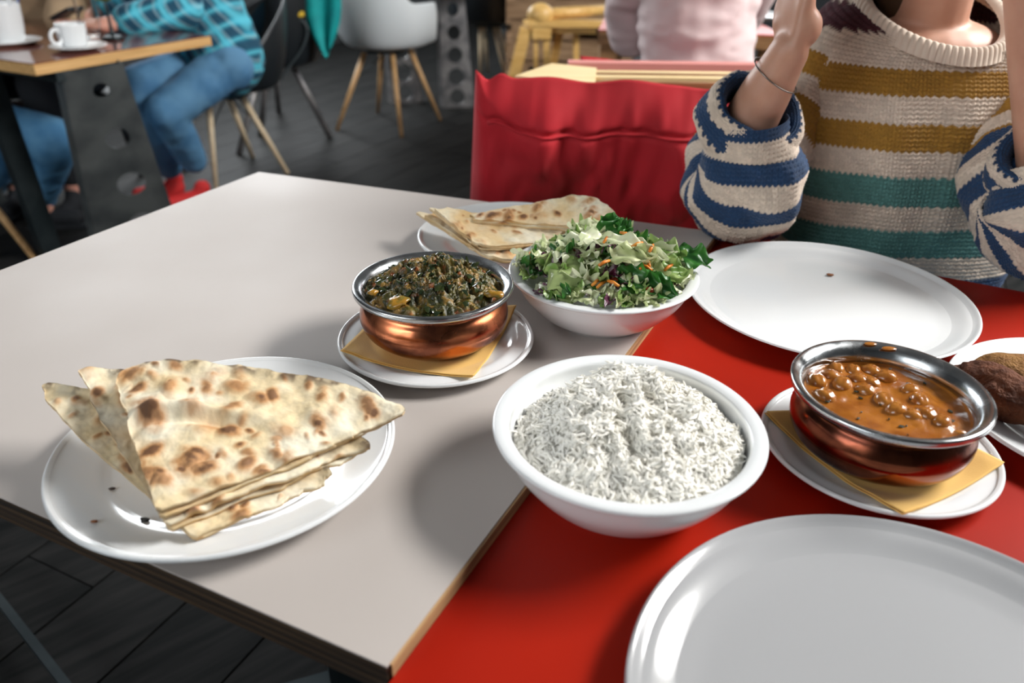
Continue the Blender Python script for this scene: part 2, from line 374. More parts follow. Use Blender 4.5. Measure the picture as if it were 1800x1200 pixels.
# ------------------------------------------------------------------ crockery
def plate(name, px, py, R, h, z0, well, label, cat='plate', mt='china', group=None, foot=.55):
    z = z0
    t = .0035
    prof = [(0.0001, .0045), (foot*R*.6, .0045), (foot*R-.004, .0045), (foot*R-.003, .0), (foot*R+.001, .0), (foot*R+.003, .004), (well*R+.004, .0065),
            (R*.9, h-.006), (R-.0012, h-.0035), (R, h-.0012), (R-.0018, h+.0004), (R-.005, h-.0008), (R*.93, h-.0028), (well*R+.012, .0125), (well*R+.003, .0098), (well*R-.006, .0085), (well*R*.6, .008), (0.0001, .008)]
    if well > .75:      # wide shallow plate without a separate rim
        prof = [(0.0001, .0045), (foot*R*.6, .0045), (foot*R-.004, .0045), (foot*R-.003, .0), (foot*R+.001, .0), (foot*R+.003, .004), (.80*R, .0085), (.92*R, h-.0055), (R-.0010, h-.0026), (R, h-.0012), (R-.0012, h-.0002),
                (R-.0032, h-.0008), (.955*R, h-.0035), (.905*R, h-.0075), (.85*R, h-.0112), (.80*R, .0092), (.75*R, .0081), (.68*R, .0077), (.4*R, .0075), (0.0001, .0075)]
    prof = smooth_prof(prof, 6)
    me = lathe_mesh(prof, (px, py, z), 128); o = link(name, me, M[mt]); shift_origin(o)
    return tag(o, label, cat, group)
S = .84
def CC(x, y): return (x*S, y*S)
bx, by = CC(-.2868, .6405)
plate('plate', bx, by, .1675*S, .021, TZ, .66, 'white plate with wide sloping rim under the charred flatbread quarters')
nx, ny = CC(.2968, .3437)
plate('plate', nx, ny, .2133*S, .022, RZ, .80, 'large empty plate in front, its colour darkened for shade, cut off by the near edge of the picture', foot=.6, mt='shaded_china')
ux, uy = CC(.4627, 1.0382)
plate('plate', ux, uy, .202*S, .022, RZ, .84, 'large empty plate in front of the striped sweater with one crumb on it', foot=.6)
fx, fy = CC(-.0018, 1.229)
plate('plate', fx, fy, .158*S, .020, TZ, .66, 'white plate under the folded golden flatbreads at the far table edge')
sx, sy = CC(-.0977, .8836)
plate('saucer', sx, sy, .1258*S, .015, TZ, .70, 'small white plate under the copper pot of green spinach curry', 'plate')
qx, qy = CC(.3937, .6813)
plate('saucer', qx, qy, .1208*S, .017, RZ, .70, 'small white plate under the copper pot of chickpea curry', 'plate')
rx_, ry_ = CC(.685, .7401)
plate('plate', rx_, ry_, .1722*S, .020, RZ, .70, 'white plate with brown fried pieces cut off by the right edge')

def bowl(name, cx, cy, R, h, z0, label, base=.52):
    prof = [(0.0001, .004), (base*R-.006, .004), (base*R-.004, 0), (base*R, 0), (base*R+.004, .003), (.70*R, .24*h), (.855*R, .56*h), (.925*R, .82*h), (.948*R, .90*h), (.985*R, .925*h), (R, .96*h), (R-.001, .99*h),
            (R-.005, h), (R-.010, .99*h), (R-.0135, .95*h), (.865*R, .80*h), (.80*R, .56*h), (.66*R, .27*h), (.48*R, .11*h), (.25*R, .08*h), (0.0001, .08*h)]
    o = link(name, lathe_mesh(smooth_prof(prof, 6), (cx, cy, z0), 128), M['china']); shift_origin(o); return tag(o, label, 'bowl')
ricx, ricy = CC(.1131, .6188); RR = .1309*S; RH = .750+.069*S-RZ
bowl('bowl', ricx, ricy, RR, RH, RZ, 'white bowl heaped with boiled white rice')
salx, saly = CC(.1232, .9775); SR = .1293*S; SH = .070*S
bowl('bowl', salx, saly, SR, SH, TZ, 'white bowl of mixed leaf salad standing across the table seam')

def pot(cx, cy, R, z0, h, label, cm='copper'):
    t = empty('curry_pot', (cx, cy, z0), label, 'pot')
    prof = [(0.0001, .0), (.50*R, 0), (.60*R, .001), (.72*R, .006), (.86*R, .017), (.925*R, .030), (.93*R, .040), (.895*R, .050), (.85*R, .057), (.845*R, .0615), (.87*R, .066)]
    k = h/.075; prof = [(r, z*k) for r, z in prof]
    link('copper_body', lathe_mesh(smooth_prof(prof, 6), (cx, cy, z0), 128), M[cm], t)
    pr = [(.86*R, .064), (.93*R, .0665), (.975*R, .0675), (.995*R, .0695), (R, .072), (.995*R, .0745), (.975*R, .0758), (.945*R, .0755), (.90*R, .0735), (.865*R, .0700), (.835*R, .064), (.83*R, .058), (.87*R, .050), (.905*R, .040), (.90*R, .030), (.84*R, .018), (.70*R, .008), (.5*R, .004), (0.0001, .004)]
    pr = [(r, z*k) for r, z in pr]
    link('steel_liner', lathe_mesh(smooth_prof(pr, 6), (cx, cy, z0), 128), M['steel'], t)
    return t
spx, spy = CC(-.0994, .8856); SPR = .1006*S; PZ = TZ+.0105; PH = .750+.090*S-PZ
pot(spx, spy, SPR, PZ, PH, 'copper pot with steel rim heaped with dark green spinach curry')
chx, chy = CC(.3865, .6755); CHR = .0973*S; CZ = RZ+.0105; CH = .750+.078*S-CZ
pot(chx, chy, CHR, CZ, CH, 'copper pot with steel rim filled with orange chickpea curry', 'shaded_copper')

# paper napkins under the pots
def napkin(corners, zc, rim_c, rim_r, seed, label):
    """a square paper napkin; it lies in the well and climbs the rim of the small plate"""
    n = 60; P = [np.array([c.x, c.y]) for c in corners]
    u, v = np.meshgrid(np.linspace(0, 1, n), np.linspace(0, 1, n)); u = u[..., None]; v = v[..., None]
    xy = (1-u)*(1-v)*P[0]+u*(1-v)*P[1]+u*v*P[2]+(1-u)*v*P[3]
    d = np.hypot(xy[..., 0]-rim_c[0], xy[..., 1]-rim_c[1])
    k = np.clip((d-rim_r*.68)/(rim_r*.32), 0, 1.6)
    z = zc+.0016+k*.0085
    Pn = np.stack([xy[..., 0], xy[..., 1], 0*z], -1)
    z = z+np.clip(fbm(Pn, 35, seed, 2), -.2, 1)*.0022*np.clip(k*2, 0, 1)+.0004
    V = []; F = []
    for lay in range(2):
        off = lay*.0012
        V.append(np.stack([xy[..., 0]+off*1.5, xy[..., 1]+off, z+off*.8], -1).reshape(-1, 3)); F.append(grid_faces(n, n, False, lay*n*n))
    me = mesh_np(np.concatenate(V), np.concatenate(F)); o = link('napkin', me, M['napkin']); shift_origin(o); bake(o, solid=.0005)
    return tag(o, label, 'napkin')
napkin([at(598, 618, .768), at(830, 662, .768), at(905, 540, .768), at(690, 520, .76)], TZ+.0082, (sx, sy), .1258*S, 3, 'yellow paper napkin between the small plate and the spinach curry pot')
napkin([at(1346, 716, .762), at(1590, 893, .764), at(1768, 803, .764), at(1560, 690, .75)], RZ+.0082, (qx, qy), .1208*S, 9, 'yellow paper napkin between the small plate and the chickpea curry pot')

# ------------------------------------------------------------------ rice
def rice():
    rng = np.random.default_rng(5); c = np.array([ricx, ricy]); Rm = RR*.845
    zr = RZ+RH
    def surf(xy):
        d = np.hypot(xy[..., 0]-c[0], xy[..., 1]-c[1])/Rm
        P = np.stack([xy[..., 0], xy[..., 1], 0*d], -1)
        # heap: highest towards the far side, with clumps
        h = -.0135+.0235*np.clip(1-d**2.2, 0, 1)+.017*np.exp(-(((xy[..., 0]-c[0]+.006)/.040)**2+((xy[..., 1]-c[1]-.035)/.032)**2))
        h = h-.016*np.clip((-(xy[..., 0]-c[0])*.8+(xy[..., 1]-c[1])*.45)/Rm-.35, 0, 1)
        h = h+(fbm(P, 34, 4, 3)*.018+(1-np.abs(fbm(P, 55, 14, 2))-.75)*.014)*np.clip(1.25-d, 0, 1)
        return zr+h
    n = 90; t = np.linspace(0, 1, n)[:, None]*Rm; a = np.arange(120)/120*2*PI
    X = c[0]+t*np.cos(a); Y = c[1]+t*np.sin(a); Z = surf(np.stack([X, Y], -1))-.0028
    m_in = mat('cooked_rice', (.78, .75, .66), .42)
    root = empty('rice', (c[0], c[1], zr-.03), 'heap of loose long grained white rice filling the bowl', 'rice')
    root['kind'] = 'stuff'
    me = mesh_np(np.stack([X, Y, Z], -1).reshape(-1, 3), grid_faces(120, n, True)); o = link('rice_bed', me, m_in, root)
    N = 7800
    rad = np.sqrt(rng.random(N))*Rm*.96; ang = rng.random(N)*2*PI
    xy = np.stack([c[0]+rad*np.cos(ang), c[1]+rad*np.sin(ang)], -1); e = 5e-4
    z = surf(xy); gx = (surf(xy+[e, 0])-z)/e; gy = (surf(xy+[0, e])-z)/e
    nrm = np.stack([-gx, -gy, np.ones(N)], -1); nrm /= np.linalg.norm(nrm, axis=1)[:, None]
    # neighbouring grains share a rough direction
    P3 = np.stack([xy[:, 0], xy[:, 1], 0*z], -1)
    th = vnoise(P3, 60, 8)*5+rng.normal(0, .9, N)
    tx = np.stack([np.cos(th), np.sin(th), 0*th], -1); tx -= nrm*np.sum(tx*nrm, 1)[:, None]
    tilt = rng.normal(0, .30, N)[:, None]; tx = tx/np.linalg.norm(tx, axis=1)[:, None]; tx = tx+nrm*tilt; tx /= np.linalg.norm(tx, axis=1)[:, None]
    ty = np.cross(nrm, tx); ty /= np.linalg.norm(ty, axis=1)[:, None]; tz = np.cross(tx, ty)
    Ln = rng.uniform(.0052, .0082, N); W = rng.uniform(.00105, .00140, N); bend = rng.normal(0, .0018, N)
    s = np.array([-1, -.72, 0, .72, 1]); wr = np.array([.25, .85, 1, .85, .25]); kk = 5; A = np.arange(kk)/kk*2*PI
    base = np.stack([xy[:, 0], xy[:, 1], z-.0012+rng.uniform(-.0026, .0026, N)], -1)
    V = []
    for i in range(5):
        cen = base+tx*(Ln*s[i])[:, None]+ty*(bend*(1-s[i]**2)*1.5)[:, None]
        for q in range(kk):
            V.append(cen+ty*(W*wr[i]*math.cos(A[q]))[:, None]+tz*(W*wr[i]*.85*math.sin(A[q]))[:, None])
    V = np.stack(V, 1)
    f = []
    for i in range(4):
        for q in range(kk): f.append((i*kk+q, i*kk+(q+1) % kk, (i+1)*kk+(q+1) % kk, (i+1)*kk+q))
    f = np.array(f); F = (np.arange(N)[:, None, None]*25+f[None]).reshape(-1, 4)
    me = mesh_np(V.reshape(-1, 3), F)
    g = link('rice_grains', me, mat('rice_grain', (.93, .91, .84), .38), root); g['kind'] = 'stuff'
rice()

# ------------------------------------------------------------------ curries
def mound(cx, cy, R, z0, hfun, n=170, m=300):
    t = (np.linspace(0, 1, n)[:, None]**.8)*R; a = np.arange(m)/m*2*PI
    X = cx+t*np.cos(a); Y = cy+t*np.sin(a); return X, Y, hfun(X, Y, np.broadcast_to(t/R, X.shape))
def spinach():
    zr = PZ+PH; R = SPR*.845
    root = empty('spinach_curry', (spx, spy, zr-.03), 'dark green spinach and potato curry heaped in the left copper pot', 'curry')
    def h(X, Y, t):
        P = np.stack([X, Y, 0*X], -1)
        b = zr-.010+.020*(1-t**2)+.010*np.exp(-(((X-spx-.0)/.05)**2+((Y-spy-.03)/.025)**2))
        f = 1-np.abs(fbm(P, 95, 3, 2)); g = 1-np.abs(fbm(P+.3, 230, 9, 3))
        return b+((f-.75)*.016+fbm(P, 40, 5, 2)*.006+(g-.75)*.0065)*(1.05-t*.55)
    X, Y, Z = mound(spx, spy, R, zr, h)
    P = np.stack([X, Y, Z], -1); me = mesh_np(P.reshape(-1, 3), grid_faces(P.shape[1], P.shape[0], True))
    Q = P.reshape(-1, 3); a = np.clip(fbm(Q, 70, 21, 4)*1.8+.5, 0, 1)[:, None]; b = np.clip(fbm(Q, 150, 31, 3)*2.6-.1, 0, 1)[:, None]; r = np.clip(fbm(Q, 110, 77, 3)*3-.75, 0, 1)[:, None]
    col = np.array([.024, .028, .008])*(1-a)+np.array([.11, .09, .016])*a; col = col*(1-b)+np.array([.26, .15, .035])*b; col = col*(1-r)+np.array([.30, .09, .025])*r
    vcol(me, col)
    link('spinach_mash', me, mat('spinach_mash', (.1, .1, .02), .32, attr='Col', bump=(420, .6, .0016), spec=.4), root)
    mp = mat('curried_potato', (.34, .17, .02), .28, noise=(130, (.16, .12, .02), .45, .65), bump=(260, .4, .001))
    rr = random.Random(4)
    for (px, py, s) in [(703, 524, .0095), (868, 512, .010), (722, 470, .008), (655, 512, .0065), (790, 500, .006)]:
        p = at(px, py, zr+.004); q = MB().sphere(p, (s, s*.8, s*.5), 24, 16); me = q.mesh(); a = np.array([v.co for v in me.vertices])
        a += ((a-np.array(p))*fbm(a, 110, int(s*1e5), 3)[:, None]*1.1); me.vertices.foreach_set('co', a.ravel()); me.vertices.foreach_set('co', (a-np.array([0, 0, s*.35])).ravel()); link('potato_chunk', me, mp, root)
    ml = mat('wilted_spinach', (.012, .022, .008), .2, noise=(90, (.04, .05, .012), .4, .7))
    for k in range(95):
        a = rr.random()*2*PI; t = math.sqrt(rr.random())*.9; x, y = spx+R*t*math.cos(a), spy+R*t*math.sin(a)
        z = float(h(np.array([x]), np.array([y]), np.array([t]))[0]); L_, W_ = rr.uniform(.004, .009), rr.uniform(.002, .004); th = rr.random()*PI
        n = 6; V = []; 
        for i in range(n):
            for j in range(3):
                u = i/(n-1)*2-1; w = (j-1)*(1-u*u*.8)
                V.append((x+math.cos(th)*u*L_-math.sin(th)*w*W_, y+math.sin(th)*u*L_+math.cos(th)*w*W_, z+.0018+.002*math.sin(u*3+k)-abs(w)*.0015*rr.uniform(.3, 1)))
        o = link('spinach_leaf', mesh_np(V, grid_faces(3, n)), ml, root); o.data.materials[0] = ml
spinach()
def chickpeas():
    zr = CZ+CH; R = CHR*.87; zs = zr-.0175
    root = empty('chickpea_curry', (chx, chy, zs-.03), 'glossy orange brown chickpea curry in the right copper pot', 'curry')
    rr = random.Random(8)
    spots = [(1437, 668), (1443, 684), (1462, 660), (1425, 690), (1452, 697), (1478, 676), (1490, 692), (1508, 668), (1522, 686), (1533, 672), (1545, 690), (1560, 664), (1572, 680), (1556, 705), (1578, 700),
             (1601, 684), (1617, 706), (1604, 728), (1630, 728), (1656, 740), (1500, 650), (1470, 648), (1530, 652), (1578, 722)]
    spots = [s_ for i, s_ in enumerate(spots) if i not in (1, 3, 6, 10, 12, 14)]
    pts = [at(x+rr.uniform(-2, 2), y+rr.uniform(-2, 2), zs+.0015) for x, y in spots]
    pts = [p for p in pts if math.hypot(p.x-chx, p.y-chy) < R*.9]
    def h(X, Y, t):
        P = np.stack([X, Y, 0*X], -1); z = zs+fbm(P, 45, 2, 3)*.0022
        for p in pts: z = z+.0030*np.exp(-((X-p.x)**2+(Y-p.y)**2)/.0095**2)
        return z+(np.clip(t-.93, 0, 1)*.03)
    X, Y, Z = mound(chx, chy, R, zr, h, 130, 220)
    P = np.stack([X, Y, Z], -1); me = mesh_np(P.reshape(-1, 3), grid_faces(P.shape[1], P.shape[0], True))
    Q = P.reshape(-1, 3); a = np.clip(fbm(Q, 60, 5, 4)*1.6+.5, 0, 1)[:, None]; vcol(me, np.array([.26, .075, .006])*(1-a)+np.array([.38, .13, .012])*a)
    link('curry_sauce', me, mat('curry_sauce', (.4, .1, .02), .2, attr='Col', bump=(320, .35, .0012), spec=.6, coat=.3), root)
    mp = mat('sauced_chickpea', (.40, .15, .022), .22, noise=(160, (.30, .095, .012), .4, .65), bump=(300, .2, .0006), coat=.4)
    for k, p in enumerate(pts):
        s = rr.uniform(.0078, .0096); a = rr.random()*PI; A = (Vector((math.cos(a), math.sin(a), 0)), Vector((-math.sin(a), math.cos(a), 0)), Vector((0, 0, 1)))
        q = MB().sphere(p+Vector((0, 0, -.0012)), (s*1.10, s*.94, s*.9), 22, 14, A); me = q.mesh()
        for v in me.vertices:                       # the seam and the little beak of a chickpea
            d = v.co-p; x = d.dot(A[0]); y = d.dot(A[1])
            if abs(y) < s*.2 and d.z > 0: v.co.z -= s*.10
            if x > s*.85: v.co += A[0]*s*.16
        link('chickpea', me, mp, root)
    mh = mat('herb_flake', (.015, .02, .008), .4)
    for k in range(26):
        a = rr.random()*2*PI; t = math.sqrt(rr.random())*.85; x, y = chx+R*t*math.cos(a), chy+R*t*math.sin(a)
        z = float(h(np.array([x]), np.array([y]), np.array([t]))[0])+.0006; s = rr.uniform(.0007, .0022); th = rr.random()*PI
        c, n_ = math.cos(th), math.sin(th)
        MB().prism([(x+c*s*1.4, y+n_*s*1.4, z), (x-n_*s, y+c*s, z), (x-c*s*1.2, y-n_*s*1.2, z), (x+n_*s*.8, y-c*s*.8, z)], [(x+c*s*1.4, y+n_*s*1.4, z+.0008), (x-n_*s, y+c*s, z+.0005), (x-c*s*1.2, y-n_*s*1.2, z+.0008), (x+n_*s*.8, y-c*s*.8, z+.0005)]).build('herb_flake', mh, root)
    for (px, py, s) in [(1530, 604, .006), (1563, 612, .007), (1688, 759, .005)]:      # drips on the rim
        p = at(px, py, zr+.0005); MB().sphere(p, (s, s*.5, .0012), 14, 8).build('sauce_drip', mp, root, True)
chickpeas()

# ------------------------------------------------------------------ flatbreads
def bread_mat():
    m = mat('flatbread', (.8, .65, .4), .75, attr='Col', bump=(420, .35, .0008), noise=None); return m
M['bread'] = bread_mat()
def naan_layer(name, P0, P1, P2, k, parent, seed, char, gold, n=150, rim=True, thick=.0042, bubbles=26, wav=.004, spots=None, crease=0, bow=0, blunt=.015):
    rng = np.random.default_rng(seed); P0, P1, P2 = [np.array(p) for p in (P0, P1, P2)]
    a = np.linspace(0, 1, n)[None, :]; r = np.linspace(0, 1, n)[:, None]
    e1, e2 = P1-P0, P2-P0; nrm = np.cross(e2, e1); nrm = nrm/np.linalg.norm(nrm); nrm = nrm*np.sign(nrm[2])
    L = (np.linalg.norm(e1)+np.linalg.norm(e2))/2
    jag = lambda t, s, amp: (fbm(np.stack([t*9, 0*t+s, 0*t], -1), 1.0, seed+int(s*10), 5))*amp
    sc = 1+k*4*a*(1-a)+jag(a, 1.3, .022)
    sc = sc*(1-.06*np.exp(-a/.035)-.05*np.exp(-(1-a)/.03))    # rounded corners of the outer edge
    aa = a+(1-2*a)*0+np.where(a < .5, (1-2*a), 0)*jag(r, 2.7, .035)+np.where(a > .5, (2*a-1), 0)*jag(r, 5.1, .035)
    aa = aa-(1-a)*bow*4*r*(1-r)
    r2 = r*(1-blunt)+blunt
    D = (1-aa)[..., None]*e1+aa[..., None]*e2
    B = P0+(r2*sc)[..., None]*D
    q = np.stack([B[..., 0], B[..., 1], 0*B[..., 0]+seed*.37], -1)
    hh = fbm(q, 22, seed, 3)*wav+fbm(q, 70, seed+3, 4)*.0026
    bub = 0*hh; ch = 0*hh
    cs = [(math.sqrt(rng.random())*.97, rng.random(), rng.uniform(.5, 1)**2*.052, rng.uniform(.35, 1)) for _ in range(bubbles)]
    if spots: cs += spots
    for (br, ba, bs, st) in cs:
        c = P0+br*(1+k*4*ba*(1-ba))*((1-ba)*e1+ba*e2); th = rng.random()*PI
        dx, dy = B[..., 0]-c[0], B[..., 1]-c[1]; X = dx*math.cos(th)+dy*math.sin(th); Y = -dx*math.sin(th)+dy*math.cos(th); s = bs*L
        w = 1+fbm(q, 120, seed+40, 4)*1.1
        d2_ = (X/(s*1.3))**2+(Y/(s*.8))**2; g = np.exp(-d2_*1.1)
        bub = np.maximum(bub, g*min(.0065, s*.5)*(.5+st*.6)); ch = np.maximum(ch, np.clip(np.exp(-d2_*.9)*w*1.25-.25, 0, 1)*st)
    edge = np.minimum(np.minimum(a, 1-a)*r*1.6+0*r, 1)
    rimf = np.exp(-((1-r)/.045)**2)*(1 if rim else .3)+0*a
    hh = hh+bub+rimf*.003
    if crease: hh = hh+crease*np.exp(-((r-.60-.06*np.sin(a*3))/.035)**2)*np.exp(-((a-.25)/.3)**2)-crease*.6*np.exp(-((r-.52-.06*np.sin(a*3))/.03)**2)*np.exp(-((a-.25)/.3)**2)
    top = B+nrm*hh[..., None]
    bot = B+nrm*(hh*.75-thick*(1-.35*np.exp(-((1-r)/.02)**2)))[..., None]
    V = np.concatenate([top.reshape(-1, 3), bot.reshape(-1, 3)])
    F = [grid_faces(n, n), grid_faces(n, n, False, n*n)[:, ::-1]]
    def stitch(i): return np.stack([i[:-1], i[:-1]+n*n, i[1:]+n*n, i[1:]], -1)
    I = np.arange(n*n).reshape(n, n)
    F += [stitch(I[-1]), stitch(I[:, 0]), stitch(I[:, -1]), stitch(I[0])]
    me = mesh_np(V, np.concatenate(F))
    mott = np.clip(fbm(q, 45, seed+9, 4)*1.4+.42, 0, 1)[..., None]; fine = np.clip(fbm(q, 260, seed+5, 3)*1.5+.3, 0, 1)[..., None]
    cream = np.array([.80, .65, .40]); pale = np.array([.90, .83, .65]); col = cream*(1-mott)+pale*mott; col = col*(1-.16*fine)
    gd = np.clip(fbm(q, 30, seed+70, 3)*2-.25+gold, 0, 1)[..., None]; col = col*(1-gd*.6)+np.array([.66, .40, .14])*gd*.6
    c1 = np.clip(ch*2.0, 0, 1)[..., None]; c2 = np.clip(ch*2.6-1.2, 0, 1)[..., None]
    col = col*(1-c1*.85)+np.array([.50, .22, .065])*c1*.85; col = col*(1-c2*.85)+np.array([.10, .04, .018])*c2*.85
    rc = (rimf*np.clip(fbm(q, 130, seed+2, 3)*3+.25, 0, 1)*char)[..., None]; col = col*(1-rc)+np.array([.07, .03, .015])*rc
    cut = np.array([.62, .40, .17]); bcol = np.broadcast_to(cut*.9, col.shape)*(.8+.4*mott)
    vcol(me, np.concatenate([col.reshape(-1, 3), bcol.reshape(-1, 3)]))
    return link(name, me, M['bread'], parent)
def naan(P0, P1, P2, k, seed, label, gap=.007, char=.9, gold=0.0, n=150, group=None, **kw):
    P0, P1, P2 = Vector(P0), Vector(P1), Vector(P2)
    c = (P0+P1+P2)/3; root = empty('flatbread', (c.x, c.y, min(P0.z, P1.z, P2.z)-gap-.004), label, 'flatbread', group)
    naan_layer('upper_layer', P0, P1, P2, k, root, seed, char, gold, n, **kw)
    dz = Vector((0, 0, -gap)); c2 = c
    naan_layer('lower_layer', P0+(c-P0)*.012+dz, P1+(c-P1)*.03+dz, P2+(c-P2)*.06+dz, k, root, seed+100, char, .35, max(80, n//2), thick=.0036, bubbles=10, wav=.0025)
naan(at(276, 900, .797), at(200, 645, .838), at(717, 724, .806), .17, 11, 'topmost charred flatbread quarter, lying flat across the fanned stack', n=250, bubbles=72, wav=.008, crease=.008, bow=.015,
     spots=[(.62, .12, .075, .9), (.35, .07, .055, 1.0), (.32, .42, .06, .95), (.2, .2, .05, .6), (.9, .33, .05, .55), (.85, .42, .05, .6), (.7, .45, .04, .7), (.55, .5, .045, .9), (.75, .8, .04, .4), (.93, .06, .05, .7)])
naan(at(292, 920, .785), at(142, 648, .822), at(657, 780, .790), .12, 23, 'middle charred flatbread quarter, its cut edge showing between the other two', bubbles=40, wav=.005, bow=.05)
naan(at(340, 943, .7725), at(64, 670, .812), at(600, 830, .777), .10, 37, 'lowest charred flatbread quarter, its torn corner pointing over the left rim', bubbles=44, gap=.0045, wav=.004, bow=.09)
naan(at(728, 366, .800), at(880, 462, .776), at(1010, 412, .778), .10, 51, 'lowest golden flatbread on the far plate, its tip farthest left', gap=.004, char=.15, gold=.75, bubbles=16, n=110, wav=.0055, blunt=.14, thick=.0055)
naan(at(752, 358, .812), at(850, 436, .788), at(1000, 404, .790), .10, 63, 'golden flatbread folded in the middle of the far stack', gap=.005, char=.1, gold=.6, bubbles=16, n=110, wav=.0055, blunt=.14, thick=.0055)
naan(at(795, 380, .806), at(1075, 402, .800), at(1020, 342, .826), .10, 77, 'topmost golden flatbread on the far plate with a raised brown spotted end', gap=.006, char=.2, gold=.5, bubbles=26, n=130, wav=.006, blunt=.14, thick=.0055)

# crumbs
def crumb(px, py, z, s, label, m=(.25, .09, .03)):
    p = at(px, py, z); q = MB().sphere(p+Vector((0, 0, s*.4)), (s*1.5, s, s*.55), 10, 7); me = q.mesh(); a = np.array([v.co for v in me.vertices]); a += (a-np.array(p))*fbm(a, 400, 7, 2)[:, None]*.6
    me.vertices.foreach_set('co', a.ravel()); o = link('crumb', me, mat('crumb', m, .7)); shift_origin(o); tag(o, label, 'crumb')
crumb(1459, 484, RZ+.0085, .0028, 'brown crumb alone on the empty plate by the sweater')
crumb(166, 917, TZ+.016, .0020, 'tiny brown crumb on the near left rim of the flatbread plate')
crumb(197, 859, TZ+.009, .0018, 'dark crumb in the well of the flatbread plate', (.05, .03, .02))
crumb(255, 915, TZ+.010, .0026, 'black charred crumb beside the point of the flatbread stack', (.015, .012, .01))

# brown fried pieces on the right plate
def fried():
    for k, (p, r, lab, ang, col, col2) in enumerate([(at(1778, 700, RZ+.034), (.056, .023, .021), 'rough dark brown fried piece leaning on the right plate', -.75, (.16, .055, .025), (.09, .03, .015)),
                                        (at(1840, 672, RZ+.030), (.050, .032, .016), 'smooth tan brown piece behind the rough one on the right plate', -.35, (.30, .15, .045), (.22, .10, .03))]):
        A = (Vector((math.cos(ang), math.sin(ang), 0)), Vector((-math.sin(ang), math.cos(ang), 0)), Vector((0, 0, 1)))
        me = MB().sphere(p, r, 90, 60, A).mesh(); n = len(me.vertices); a = np.empty(n*3); me.vertices.foreach_get('co', a); a = a.reshape(-1, 3); c = np.array(p)
        d = a-c; a = c+d*(1+fbm(a, 28, k+1, 3)*.45+(1-np.abs(fbm(a, 120, k+5, 3)))[:, None].ravel()*.10)[:, None]
        me.vertices.foreach_set('co', a.ravel())
        o = link('fried_piece', me, mat('fried_crust_%d' % k, col, .7, noise=(60, col2, .4, .6), bump=(320, 1, .004), spec=.2)); shift_origin(o); tag(o, lab, 'food')
fried()

